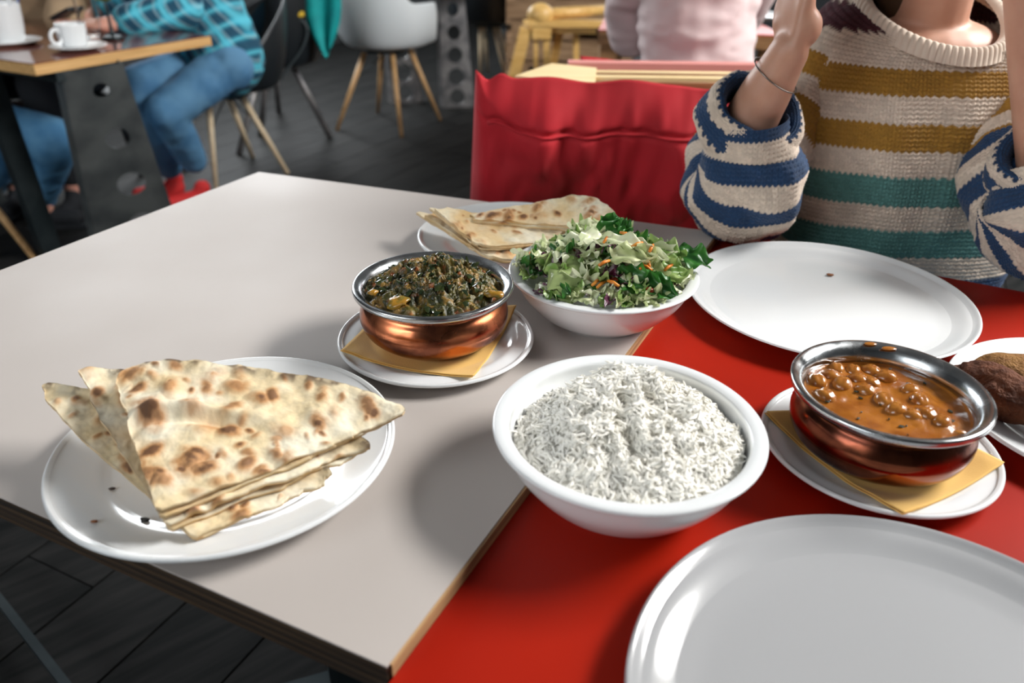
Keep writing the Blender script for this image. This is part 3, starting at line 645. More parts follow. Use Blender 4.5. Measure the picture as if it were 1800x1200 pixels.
# ------------------------------------------------------------------ salad
def salad():
    zr = TZ+SH; root = empty('salad', (salx, saly, TZ+.012), 'mixed salad of shredded lettuce with carrot and red leaf strips heaped in the bowl', 'salad')
    G = {'dark': mat('dark_romaine', (.018, .10, .018), .35, noise=(60, (.05, .20, .03), .4, .65), bump=(140, .5, .0015), trans=.2),
         'mid': mat('green_lettuce', (.16, .30, .06), .35, noise=(55, (.38, .50, .18), .4, .65), bump=(140, .5, .0015), trans=.25),
         'pale': mat('pale_lettuce', (.50, .58, .28), .35, noise=(45, (.72, .74, .48), .4, .65), bump=(120, .5, .0015), trans=.25),
         'white': mat('white_lettuce_rib', (.76, .78, .58), .3, noise=(45, (.62, .70, .42), .4, .65), bump=(120, .4, .0015), trans=.2),
         'purple': mat('red_leaf', (.09, .015, .05), .35, noise=(70, (.5, .4, .45), .52, .62), bump=(140, .4, .0015), trans=.15)}
    G['bigpale'] = mat('translucent_lettuce', (.33, .43, .16), .3, noise=(40, (.42, .52, .22), .4, .65), bump=(80, .5, .002), trans=.25)
    GM = {k: [] for k in G}
    def leaf_mesh(seed, L, W, curl, ruf, cup, n=20, m=13):
        rng = random.Random(seed); V = []
        for i in range(n):
            u = i/(n-1); ang = (u-.5)*curl; x = (math.sin(ang)/curl if abs(curl) > .05 else (u-.5))*L; zc = (1-math.cos(ang))/max(abs(curl), .05)*L*(-1)
            w = W*(math.sin(PI*min(1, u*.9+.08))**.6)*(1+.07*math.sin(u*31+seed)+.1*math.sin(u*13+seed*2))
            for j in range(m):
                v = j/(m-1)*2-1
                z = zc+cup*W*v*v+ruf*(abs(v)**1.3)*math.sin(u*15+seed+v*2)*W+ruf*.3*W*math.sin(v*9+seed*3+u*5)
                V.append((x+.06*L*math.sin(v*5+seed), v*w, z))
        return mesh_np(V, grid_faces(m, n))
    for key in G:
        for s in range(9):
            L, W = (.030, .013) if key in ('dark', 'mid') else ((.034, .009) if key in ('pale', 'white') else (.026, .006))
            rr = random.Random(hash(key) % 1000*0+s*13+len(key)); me = leaf_mesh(s+len(key)*10, L*rr.uniform(.7, 1.25), W*rr.uniform(.7, 1.3), rr.uniform(-1.5, 1.6), rr.uniform(.18, .5), rr.uniform(-.5, .9))
            me.materials.append(G[key]); me.shade_smooth(); GM[key].append(me)
    off = root.location
    def put(key, p, rz, tilt, roll, sc=1.0, me=None, name='lettuce_leaf', solid=False):
        me = me or random.choice(GM[key]); o = bpy.data.objects.new(name, me); C.objects.link(o); o.parent = root
        o.location = Vector(p)-off; o.rotation_euler = (roll, tilt, rz); o.scale = (sc, sc, sc); return o
    rr = random.Random(12); random.seed(5)
    def surf(t, a): return zr-.012+.052*(1-t**1.8)
    keys = ['pale']*9+['mid']*4+['white']*9+['dark']*2+['purple']*2
    for k in range(250):
        t = math.sqrt(rr.random())*.88; a = rr.random()*2*PI; x, y = salx+SR*t*math.cos(a), saly+SR*t*math.sin(a)
        key = rr.choice(keys); z = surf(t, a)-rr.uniform(0, .013); z = max(z, zr-.010+.016*max(0, t-.5)/.38) if t > .5 else z
        tl = t*.5
        put(key, (x, y, z), rr.random()*2*PI, rr.uniform(-.5, .5), rr.uniform(-.6, .6), rr.uniform(.9, 1.45) if t < .62 else rr.uniform(.6, .85))
    # the leaves that stand out
    def big(px, py, z, key, L, W, rz, tilt, roll, curl, ruf, cup, seed):
        me = leaf_mesh(seed, L, W, curl, ruf, cup, 34, 20); me.materials.append(G[key]); me.shade_smooth(); o = put(key, at(px, py, z), rz, tilt, roll, 1, me)
        return o
    T = zr
    big(1018, 478, T+.020, 'bigpale', .075, .026, .75, -.1, .45, .9, .12, -.3, 3)
    big(1000, 468, T+.016, 'bigpale', .050, .022, .2, .1, .5, .7, .15, .2, 4)
    big(1075, 398, T+.048, 'dark', .040, .014, .5, -.5, .7, 1.6, .35, .5, 7)
    big(1095, 402, T+.046, 'dark', .028, .010, 1.3, -.3, .5, 1.2, .4, .6, 8)
    big(1212, 455, T+.014, 'dark', .048, .019, -.35, .10, .35, .8, .2, .3, 9)
    big(1175, 445, T+.022, 'mid', .040, .016, -.1, .2, .4, 1.2, .3, .4, 10)
    big(1120, 495, T+.016, 'dark', .050, .017, -.3, .15, .75, 1.0, .25, .5, 11)
    big(1160, 505, T+.010, 'dark', .040, .014, -.7, .1, .8, .8, .3, .5, 12)
    big(1180, 480, T+.014, 'mid', .040, .015, .4, -.1, .6, .9, .3, .5, 13)
    big(935, 470, T+.004, 'dark', .036, .014, 1.9, .1, .5, 1.0, .45, .4, 14)
    big(950, 455, T+.008, 'dark', .030, .013, 1.2, .1, .3, 1.0, .45, .4, 15)
    big(1095, 428, T+.046, 'white', .060, .011, -.15, .1, .3, .8, .3, .5, 16)
    big(1050, 420, T+.042, 'white', .050, .012, .6, .2, .2, 1.0, .3, .5, 17)
    big(1130, 440, T+.038, 'white', .055, .010, -.3, .15, .2, .9, .35, .6, 18)
    big(1110, 452, T+.036, 'pale', .048, .014, .2, .1, .5, .9, .4, .6, 19)
    big(1040, 505, T+.008, 'white', .030, .013, .3, 0, .7, .9, .6, .7, 20)
    big(1085, 520, T+.003, 'white', .026, .010, -.2, 0, .8, .9, .6, .7, 21)
    big(1150, 525, T+.002, 'pale', .030, .011, .3, 0, .8, .9, .6, .7, 22)
    big(968, 508, T+.004, 'purple', .028, .006, -.6, 0, .6, .6, .3, .3, 23)
    big(990, 442, T+.018, 'purple', .028, .005, .5, 0, .3, .9, .3, .3, 24)
    big(952, 515, T+.001, 'purple', .020, .005, -.3, 0, .3, .9, .3, .3, 25)
    mc = mat('shredded_carrot', (.70, .20, .02), .4, noise=(90, (.80, .32, .05), .4, .7))
    for (px, py, z) in [(1048, 496, .014), (1057, 500, .012), (1078, 498, .016), (1128, 466, .030), (1136, 470, .028), (1120, 430, .046), (1145, 436, .042), (1062, 462, .034), (1175, 470, .020), (932, 450, .008), (1010, 440, .026), (1140, 462, .03), (1100, 412, .05), (1066, 420, .048)]:
        p = at(px, py, T+z); a = rr.random()*PI; d = Vector((math.cos(a), math.sin(a), .2))*.007
        MB().tube([p-d, p+Vector((0, 0, .001)), p+d], [.0016, .002, .0014], 6).build('carrot_shred', mc, root, True)
    my = mat('yellow_pepper', (.85, .60, .03), .25)
    p = at(985, 503, T+.008); MB().sphere(p, (.007, .005, .004), 14, 9).build('yellow_pepper_piece', my, root, True)
    mt = mat('tomato_piece', (.35, .05, .02), .25)
    for (px, py, z) in [(1078, 492, .014), (1000, 455, .016), (1140, 510, .010)]:
        p = at(px, py, T+z); MB().sphere(p, (.006, .0045, .0035), 14, 9).build('tomato_piece', mt, root, True)
salad()

# ------------------------------------------------------------------ knitted sweater
CREAM, MUST, TEAL, NAVY, MAROON = (.64, .53, .43), (.33, .165, .018), (.085, .22, .20), (.009, .040, .108), (.065, .010, .018)
M['knit'] = mat('chunky_cotton_knit', (.6, .5, .4), .85, attr='Col', sheen=.15, bump=(900, .35, .0006))
def crom(keys, t):
    """smooth interpolation through rows of numbers; t in 0..1"""
    K = np.array(keys, float); n = len(K)-1; x = np.clip(np.asarray(t)*n, 0, n-1e-6); i = x.astype(int); f = (x-i)[..., None]
    p0, p1, p2, p3 = K[np.maximum(i-1, 0)], K[i], K[i+1], K[np.minimum(i+2, n)]
    return .5*((2*p1)+(-p0+p2)*f+(2*p0-5*p1+4*p2-p3)*f*f+(-p0+3*p1-3*p2+p3)*f**3)
def knit(name, P, nst, nrow, colfun, parent, amp=.003, reverse=False):
    """P: (nv, nu, 3) surface, wrapped in u. Raises the V of every stitch and colours whole stitches."""
    nv, nu, _ = P.shape
    du = np.roll(P, -1, 1)-np.roll(P, 1, 1); dv = np.gradient(P, axis=0); N = np.cross(du, dv); N /= np.linalg.norm(N, axis=2)[..., None]+1e-9
    c = P.mean(axis=1, keepdims=True); s = np.sign(((P-c)*N).sum(2).mean()); N = N*s
    u = np.arange(nu)/nu*nst; v = np.linspace(0, nrow, nv); U, V = np.meshgrid(u, v)
    a = np.abs((U % 1)-.5)*2; y = V-a*.6; fy = y % 1
    h = np.sin(PI*fy)**.9*(.1+.9*np.sin(PI*np.clip(a, .02, .98))**.8)
    rng = np.random.default_rng(2); wob = rng.random((nrow+4, nst+1))
    row = np.floor(y).astype(int); st = np.floor(U).astype(int)
    h = h*(.8+.4*wob[np.clip(row+1, 0, nrow+3), st])
    Q = P+N*(h*amp)[..., None]
    col = colfun(row, st, U, V, P); col = col*(.88+.24*wob[np.clip(row+1, 0, nrow+3), st])[..., None]
    F = grid_faces(nu, nv, True); F = F[:, ::-1] if s < 0 else F
    me = mesh_np(Q.reshape(-1, 3), F); vcol(me, col.reshape(-1, 3)); return link(name, me, M['knit'], parent)

wo = empty('person', (.62, 1.27, 0), 'person in chunky cream, mustard, teal and navy striped sweater, elbows on the table', 'person')
# body: one continuous surface grown from tapered limbs
def hand_caps(q, w, a, n, s, curl=.35, k=1.0, spread=.08, thumb=True):
    """w wrist, a towards the fingers, n palm normal, s towards the thumb"""
    w, a, n, s = Vector(w), Vector(a).normalized(), Vector(n).normalized(), Vector(s).normalized()
    for i, (o, L) in enumerate([(.031, .070), (.011, .078), (-.010, .073), (-.030, .057)]):
        b = w+s*o*.62*k; kn = w+a*(.088-.004*i)*k+s*o*k
        q.cap(b, kn, .0135*k, .0115*k)
        d = (a+s*(o/.03)*spread).normalized(); p = kn; ang = curl*.5
        for j, f in enumerate((.45, .32, .23)):
            d2_ = (d*math.cos(ang)+n*math.sin(ang)).normalized(); p2 = p+d2_*L*f*k*1.0
            q.cap(p, p2, (.0092-.0011*j)*k, (.0084-.0012*j)*k); p = p2; ang += curl
    q.sphere(w+a*.045*k, (.036*k, .014*k, .045*k), 16, 10, (s, n, a))
    if thumb:
        b = w+a*.022*k+s*.024*k; p = b+(a*.55+s*.75+n*.3).normalized()*.038*k; q.cap(b, p, .016*k, .0125*k)
        p2 = p+(a*.85+s*.35+n*.35).normalized()*.033*k; q.cap(p, p2, .0115*k, .010*k); q.cap(p2, p2+(a*.95+n*.3).normalized()*.026*k, .010*k, .0078*k)
def limb(q, pts, rad):
    for i in range(len(pts)-1): q.cap(pts[i], pts[i+1], rad[i], rad[i+1])
cuffL = dp(1322, 205, 1.08); wrL = dp(1386, 92, 1.05); elL = dp(1300, 345, 1.12)
cuffR = dp(1845, 285, .985); wrR = dp(1806, -30, 1.0); elR = dp(1838, 392, .98)
headc = Vector((.585, 1.175, 1.225))
q = MB()
q.sphere((.62, 1.29, .52), (.16, .12, .11), 20, 12); q.sphere((.62, 1.27, .70), (.13, .095, .16), 20, 12); q.sphere((.61, 1.255, .90), (.145, .085, .14), 20, 12)
q.sphere((.605, 1.225, .995), (.115, .075, .045), 20, 12)
q.cap((.602, 1.235, 1.0), (.592, 1.205, 1.13), .056, .050)
q.sphere(headc, (.073, .092, .108), 24, 16); q.sphere(headc+Vector((0, -.035, -.055)), (.050, .050, .055), 20, 12)
q.sphere(headc+Vector((0, -.097, -.008)), (.012, .016, .022), 12, 8)
for s_ in (-1, 1): q.sphere(headc+Vector((s_*.074, .01, -.005)), (.010, .018, .030), 12, 8)
limb(q, [(.61, 1.25, 1.0), (.475, 1.235, .955), elL+Vector((.01, .03, 0)), cuffL], [.05, .038, .034, .036])
limb(q, [cuffL, cuffL.lerp(wrL, .45), cuffL.lerp(wrL, .8), wrL], [.0365, .033, .0275, .0255])
limb(q, [(.61, 1.25, 1.0), (.745, 1.225, .955), elR+Vector((0, .03, 0)), cuffR], [.05, .038, .034, .036])
limb(q, [cuffR, cuffR.lerp(wrR, .6), wrR], [.037, .031, .026])
hl = (headc+Vector((-.05, -.05, .03))-wrL).normalized(); nl = Vector((.55, .75, 0)).cross(hl).cross(hl)*-1
aL = (dp(1418, -130, 1.08)-wrL).normalized()
hand_caps(q, wrL+aL*.008, aL, Vector((.93, .25, -.1)), Vector((-.2, .93, .1)), .22, .92)
aR = (headc+Vector((.14, -.03, .10))-wrR).normalized()
hand_caps(q, wrR+aR*.008, aR, Vector((-.7, .6, -.1)), Vector((-.5, -.75, .1)), .22, .95)
q.sphere(dp(1420, 48, 1.04), (.018, .017, .024), 14, 9)
for s_ in (-1, 1): limb(q, [(.62+s_*.09, 1.27, .52), (.62+s_*.11, .92, .53), (.62+s_*.10, .95, .10), (.62+s_*.10, .88, .06)], [.085, .058, .040, .035])
b_ = q.build('body', M['skin'], wo, True); bake(b_, remesh=.0042, smooth=5); b_.data.materials.clear(); b_.data.materials.append(M['skin']); b_.data.shade_smooth()
me_ = mat('eye_white', (.8, .78, .74), .2)
for s_ in (-1, 1): 
    e_o = MB().sphere(headc+Vector((s_*.028, -.0745, .010)), .0125, 20, 14).build('eye', me_, wo, True)
    MB().sphere(headc+Vector((s_*.028, -.0835, .009)), (.0056, .0045, .0056), 14, 10).build('iris', M['hair'], e_o, True)
    MB().tube([headc+Vector((s_*x, y, z)) for x, y, z in ((.014, -.091, .030), (.028, -.088, .036), (.045, -.076, .031))], [.002, .003, .0015], 8).build('eyebrow', M['hair'], wo, True)
MB().sphere(headc+Vector((0, -.085, -.048)), (.024, .009, .007), 16, 8).build('lips', mat('lips', (.45, .12, .11), .4), wo, True)
q = MB(); q.sphere(headc+Vector((0, .022, .022)), (.084, .090, .108), 24, 16); q.sphere(headc+Vector((0, .062, -.07)), (.080, .055, .15), 20, 12); q.sphere(headc+Vector((-.068, .01, -.01)), (.022, .05, .09), 14, 10); q.sphere(headc+Vector((.068, .01, -.01)), (.022, .05, .09), 14, 10)
h_ = q.build('hair', M['hair'], wo, True); bake(h_, remesh=.008, smooth=4); h_.data.materials.clear(); h_.data.materials.append(M['hair'])
q = MB()
for s_ in (-1, 1): limb(q, [(.62+s_*.08, 1.28, .53), (.62+s_*.11, .93, .535), (.62+s_*.10, .96, .14)], [.105, .075, .055])
j_ = q.build('jeans', M['denim'], wo, True); bake(j_, remesh=.012, smooth=3); j_.data.materials.clear(); j_.data.materials.append(M['denim'])

# sweater torso
tk = [(.60, .628, 1.235, .182, .125, 0), (.70, .628, 1.225, .190, .122, 0), (.80, .625, 1.222, .192, .120, 0), (.88, .618, 1.225, .196, .116, 0), (.95, .612, 1.228, .196, .108, .0),
      (.995, .608, 1.230, .185, .100, .010), (1.025, .604, 1.226, .158, .096, .022), (1.040, .600, 1.216, .128, .093, .036), (1.046, .597, 1.208, .103, .090, .045)]
tt = np.linspace(0, 1, 400); kk_ = crom(tk, tt); fr = np.stack([kk_[:, 2]-kk_[:, 4], kk_[:, 0]-kk_[:, 5]*1.0], -1); sd = np.stack([kk_[:, 3], kk_[:, 0]], -1)
ln_ = np.concatenate([[0], np.cumsum((np.linalg.norm(np.diff(fr, axis=0), axis=1)+np.linalg.norm(np.diff(sd, axis=0), axis=1))/2)])
nrow = int(ln_[-1]/.0062); nst = 124; nv = nrow*5+1; nu = nst*6
tv = np.interp(np.linspace(0, ln_[-1], nv), ln_, tt); K = crom(tk, tv)
th = np.arange(nu)/nu*2*PI+PI/2; ct, stn = np.cos(th)[None], np.sin(th)[None]; e_ = 2/2.35
X = K[:, 1:2]+K[:, 3:4]*np.sign(ct)*np.abs(ct)**e_; Y = K[:, 2:3]+K[:, 4:5]*np.sign(stn)*np.abs(stn)**e_; Z = K[:, 0:1]+K[:, 5:6]*stn*1.0-K[:, 5:6]*ct*.25
P = np.stack([X, Y, Z], -1); sc_ = np.array([1, 1, .35])
wr_ = fbm(P*sc_, 11, 6, 2)*.016+np.sin((P[..., 0]-.45)*62+P[..., 2]*9)*.0045*np.exp(-((P[..., 0]-.50)/.07)**2)
dirn = np.stack([ct*.6+0*X, stn+0*X, 0*X], -1); P = P+dirn*(wr_*np.clip((1.03-P[..., 2])*8, 0, 1))[..., None]
def zat(py, px=1617, Y=1.125): return dp(px, py, Y).z
bz = [zat(v) for v in (125, 172, 221, 267, 312, 362, 404, 450, 486, 530)]
mz0, mz1 = dp(1500, 60, 1.15).z, dp(1500, 14, 1.17).z
def torso_col(row, st, U, V, P):
    # height of the centre of the stitch row, so that a stitch has one colour
    zr_ = P[..., 2]; z = zr_+((row+.5)-V)*.0062
    edges = bz; cols = [CREAM, MUST, CREAM, MUST, CREAM, TEAL, CREAM, TEAL, CREAM, NAVY, CREAM]
    out = np.zeros(z.shape+(3,)); idx = np.zeros(z.shape, int)
    for e in edges: idx += (z < e)
    out = np.array(cols)[idx]
    mm = (z > mz0) & (z < mz1); out[mm] = MAROON; return out
knit('sweater_body', P, nst, nrow, torso_col, wo, .0031)
# ribbed collar
nrib = 76; nuc = nrib*8; nvc = 14; th = np.arange(nuc)/nuc*2*PI+PI/2; K1 = crom(tk, np.array([.985]))[0]; Vc = []
for j in range(nvc):
    f = j/(nvc-1); k = math.sin(f*PI); g = 1.10-.22*f
    rr_ = .0022*np.abs(np.sin(th*nrib/2))**.7*(.3+k)
    Vc.append(np.stack([K1[1]+(K1[3]*g+rr_+.004*k)*np.cos(th), K1[2]+(K1[4]*g+rr_+.004*k)*np.sin(th), K1[0]+K1[5]*np.sin(th)*1.05-K1[5]*.25*np.cos(th)-.010+.020*math.sin(f*2.2)+.004*k+rr_*.6], -1))
Vc = np.array(Vc); mc_ = mesh_np(Vc.reshape(-1, 3), grid_faces(nuc, nvc, True)); vcol(mc_, np.full((nuc*nvc, 3), 1.0)*np.array(CREAM)); link('ribbed_collar', mc_, M['knit'], wo)

def sweep(path, rad, nu, nv, squash=None, start=Vector((1, 0, 0))):
    K = crom([(*p, r) for p, r in zip(path, rad)], np.linspace(0, 1, 300)); d = np.linalg.norm(np.diff(K[:, :3], axis=0), axis=1); L = np.concatenate([[0], np.cumsum(d)])
    t = np.interp(np.linspace(0, L[-1], nv), L, np.linspace(0, 1, 300)); K = crom([(*p, r) for p, r in zip(path, rad)], t)
    T = np.gradient(K[:, :3], axis=0); T /= np.linalg.norm(T, axis=1)[:, None]; x = np.array(start, float); a = np.arange(nu)/nu*2*PI; P = np.zeros((nv, nu, 3))
    for i in range(nv):
        x = x-T[i]*x.dot(T[i]); x /= np.linalg.norm(x); y = np.cross(T[i], x)
        P[i] = K[i, :3]+K[i, 3]*(np.cos(a)[:, None]*x+np.sin(a)[:, None]*y)
    return P, L[-1], T, K
def sleeve(sh, el, cf, side):
    sh, el, cf = Vector(sh), Vector(el), Vector(cf)
    back = Vector((0, .045, .0))
    path = [sh, sh.lerp(el+back*1.2, .45)+Vector((-side*.012, 0, 0)), el+back*1.5+Vector((0, 0, .03)), el+Vector((0, .012, .0)), el+(cf-el)*.28+Vector((0, -.022, 0)), el+(cf-el)*.65+Vector((0, -.012, 0)), cf]
    path = [tuple(p) for p in path]
    rad = [.064, .064, .068, .0735, .0755, .067, .054]
    P, L, T, K = sweep(path, rad, 62*5, 500, start=Vector((0, -1, 0)))
    ol = np.linalg.norm(np.diff(P[:, P.shape[1]//2], axis=0), axis=1)*.8+np.linalg.norm(np.diff(P.mean(1), axis=0), axis=1)*.2; ol = np.concatenate([[0], np.cumsum(ol)])
    nrow = int(ol[-1]/.0060); nv = nrow*5+1; tq = np.interp(np.linspace(0, ol[-1], nv), ol, np.arange(500.)); i0 = np.minimum(tq.astype(int), 498); f0 = (tq-i0)[:, None, None]
    P = P[i0]*(1-f0)+P[i0+1]*f0
    c = P.mean(1, keepdims=True); d = P-c; P = P+d*(fbm(P, 13, 4+side, 3)*.30)[..., None]+d*(np.sin(P[..., 2]*85+P[..., 0]*40)*.03)[..., None]
    P[..., 2] = np.maximum(P[..., 2], TZ+.001+.002*(np.arange(P.shape[1]) % 2))
    def colf(row, st, U, V, P_):
        f = row/nrow; band = (row//5) % 2
        lower = np.where((band == 0)[..., None], np.array(NAVY), np.array(CREAM)); up = np.where((band == 0)[..., None], np.array(MUST), np.array(CREAM))
        return np.where((f < .34)[..., None], up, lower)
    knit('sleeve', P, 62, nrow, colf, wo, .0030)
    # rolled cuff
    ax = (Vector(wrL if side < 0 else wrR)-cf).normalized()
    prof = [(-.040, .055), (-.030, .066), (-.014, .0695), (.000, .0665), (.010, .0665), (.020, .064), (.024, .056), (.016, .048), (-.002, .045), (-.02, .043)]
    nrow = 26; nv = nrow*5+1; K = crom(prof, np.linspace(0, 1, nv)); nu = 58*5; a = np.arange(nu)/nu*2*PI
    axn = np.array(ax); tl = np.array((ax+Vector((.10*side*-1, -.62, .12))).normalized()); x = np.cross(tl, [0, 1, .3]); x /= np.linalg.norm(x); y = np.cross(tl, x)
    P = np.array(cf)+K[:, 0][:, None, None]*tl+K[:, 1][:, None, None]*(np.cos(a)[None, :, None]*x*1.04+np.sin(a)[None, :, None]*y*.88)
    P = P+(fbm(P, 22, 8, 2)*.010)[..., None]*tl+ (P-np.array(cf))*(fbm(P, 18, 2, 2)*.12)[..., None]
    def colc(row, st, U, V, P_):
        dash = np.isin(row, (4, 10, 15)); pat = np.select([row < 4, row < 10, row < 15], [0, 1, 0], 1)
        cc = np.where((pat == 0)[..., None], np.array(CREAM), np.array(NAVY)); alt = (st % 2 == 0)
        return np.where(dash[..., None], np.where(alt[..., None], np.array(CREAM), np.array(NAVY)*.7), cc)
    knit('cuff', P, 58, nrow, colc, wo, .0026)
sleeve((.452, 1.235, .965), elL, cuffL, -1)
sleeve((.772, 1.225, .965), elR, cuffR, 1)
# thin bracelet
d_ = (wrL-cuffL).normalized(); c0 = cuffL.lerp(wrL, .66); x_ = d_.cross(Vector((0, 1, 0))).normalized(); y_ = d_.cross(x_)
pts = [c0+x_*.0335*math.cos(t)+y_*.0325*math.sin(t)-d_*(.008*math.cos(t)*-1) for t in [2*PI*i/40 for i in range(41)]]
MB().tube(pts, .0010, 6).build('bracelet', mat('tarnished_silver', (.25, .22, .20), .3, metal=1), wo, True)

# ------------------------------------------------------------------ bench with red cushions
def bench():
    o = empty('bench', (.45, 1.62, 0), 'wooden bench with pale top rail behind the large red cushion', 'bench')
    z = .862
    p = [at(905, 133, z), at(1046, 147, z), at(1049, 119, z), at(970, 111, z)]
    MB().prism([v-Vector((0, 0, .09)) for v in p], p).build('end_board', M['cream_wood'], o)
    e = (at(1290, 150, z)-at(1046, 147, z)).normalized(); f = Vector((-e.y, e.x, 0))
    a = at(1046, 144, z-.004)+e*.002
    MB().prism([a+Vector((0, 0, -.10)), a+e*.75+Vector((0, 0, -.10)), a+e*.75+f*.02+Vector((0, 0, -.10)), a+f*.02+Vector((0, 0, -.10))], [a, a+e*.75, a+e*.75+f*.02, a+f*.02]).build('back_panel', M['brown_wood'], o)
    for k, m in ((.055, M['cream_wood']), (.085, M['brown_wood']), (.112, M['cream_wood'])):
        b = a+f*k+Vector((0, 0, .002)); MB().box(b+e*.37-Vector((0, 0, .02)), e*.37, f*.012, (0, 0, .02)).build('top_rail', m, o)
    b = at(1000, 110, z); MB().prism([b-Vector((0, 0, .05)), b+e*.7-Vector((0, 0, .05)), b+e*.7+f*.04-Vector((0, 0, .05)), b+f*.04-Vector((0, 0, .05))], [b, b+e*.7, b+e*.7+f*.04, b+f*.04]).build('upholstered_strip', mat('faded_pink_cloth', (.62, .25, .22), .8), o)
    for s in (0, .72):
        for t in (0, .09): MB().bar(a+e*(s+.01)+f*(t+.01)+Vector((0, 0, -.10)), Vector((a.x, a.y, 0))+e*(s+.01)+f*(t+.01), .045, .045, (0, 1, 0)).build('leg', M['cream_wood'], o)
    MB().box((.50, 1.30, .405), (.50, 0, 0), (0, .17, 0), (0, 0, .018)).build('seat_board', M['cream_wood'], o)
    for x in (.03, .97):
        for y in (1.16, 1.44): MB().bar((x, y, 0), (x, y, .388), .05, .05, (0, 1, 0)).build('leg', M['cream_wood'], o)
bench()
def cushion(TL, TR, BL, BR, thick, label, seed, parent=None, seam=True):
    TL, TR, BL, BR = [np.array(v) for v in (TL, TR, BL, BR)]; nu, nv = 200, 120
    u, v = np.meshgrid(np.linspace(0, 1, nu), np.linspace(0, 1, nv)); U = u[..., None]; V = v[..., None]
    B = (1-U)*(1-V)*TL+U*(1-V)*TR+(1-U)*V*BL+U*V*BR; n = np.cross(TR-TL, BL-TL); n = n/np.linalg.norm(n); n = n*(-np.sign(n[1]))
    L = np.linalg.norm(TR-TL); H = np.linalg.norm(BL-TL)
    e = np.minimum(np.minimum(u, 1-u)*L, np.minimum(v, 1-v)*H); puff = np.clip(1-np.exp(-e/.035), 0, 1)
    x = u*L; y = v*H
    wr = (np.sin(x*46+np.sin(y*9+seed)*2.2+seed)*.5+.5)**2*.010*np.exp(-np.abs(y-.06)/.05)+fbm(np.stack([x*1.3, y*.5, 0*x+seed], -1), 11, seed, 3)*.034+np.sin((x*.8+y*.9)*30)*.003
    bulge = .055*np.sin(PI*np.clip(v, 0, 1)**.7)**.8
    seamd = np.exp(-((y-.062-.012*np.sin(x*7))/.006)**2)*.010
    h = puff*(thick*.45+bulge+wr-(seamd if seam else 0))
    sag = np.zeros_like(B); sag[..., 2] = (fbm(np.stack([x, 0*x, 0*x+seed+5], -1), 7, seed, 2)*.014-.010*np.sin(PI*u)+(.010*np.exp(-u*L/.014)-.008*np.exp(-((u*L-.022)/.012)**2)+.008*np.exp(-((u*L-.050)/.014)**2))*(1.0 if seam else 0))*(1-v)
    Fm = B+n*h[..., None]+sag; Bk = B-n*(puff*thick*.5)[..., None]+sag
    me = mesh_np(np.concatenate([Fm.reshape(-1, 3), Bk.reshape(-1, 3)]), np.concatenate([grid_faces(nu, nv), grid_faces(nu, nv, False, nu*nv)[:, ::-1]]))
    bm = bmesh.new(); bm.from_mesh(me); bmesh.ops.remove_doubles(bm, verts=bm.verts, dist=1e-5); bmesh.ops.recalc_face_normals(bm, faces=bm.faces); bm.to_mesh(me); bm.free()
    root = empty('cushion', tuple((BL+BR)/2), label, 'cushion')
    link('cover', me, M['red_cloth'], root)
    if seam:
        row = int(.062/H*nv)+1; pts = [Fm[row+int(round(.012*math.sin(x[0, i]*7)/H*nv)), i]+n*.006 for i in range(6, nu-6, 3)]
        P_ = [Vector(p) for p in pts]; P_ = [P_[0]]+[(P_[i-1]+P_[i]*2+P_[i+1])/4 for i in range(1, len(P_)-1)]+[P_[-1]]
        MB().tube(P_, .0035, 8).build('piping', M['red_cloth'], root, True)
    return root
TL = dp(836, 132, 1.50); TR = dp(1290, 152, 1.46)
ex = (TR-TL).normalized(); TR2 = TL+ex*1.02
cushion(TL, TR2, TL+Vector((-.03, .17, -.44)), TR2+Vector((0, .17, -.44)), .09, 'large red seamed cushion leaning on the bench beside the striped sweater', 2)
TL = dp(1020, 96, 2.02); TR = dp(1320, 130, 1.98); ex = (TR-TL).normalized()
cushion(TL, TL+ex*.75, TL+Vector((0, .05, -.40)), TL+ex*.75+Vector((0, .05, -.40)), .07, 'red cushion behind the bench rail, at the back of the pink shirt', 6, seam=False)

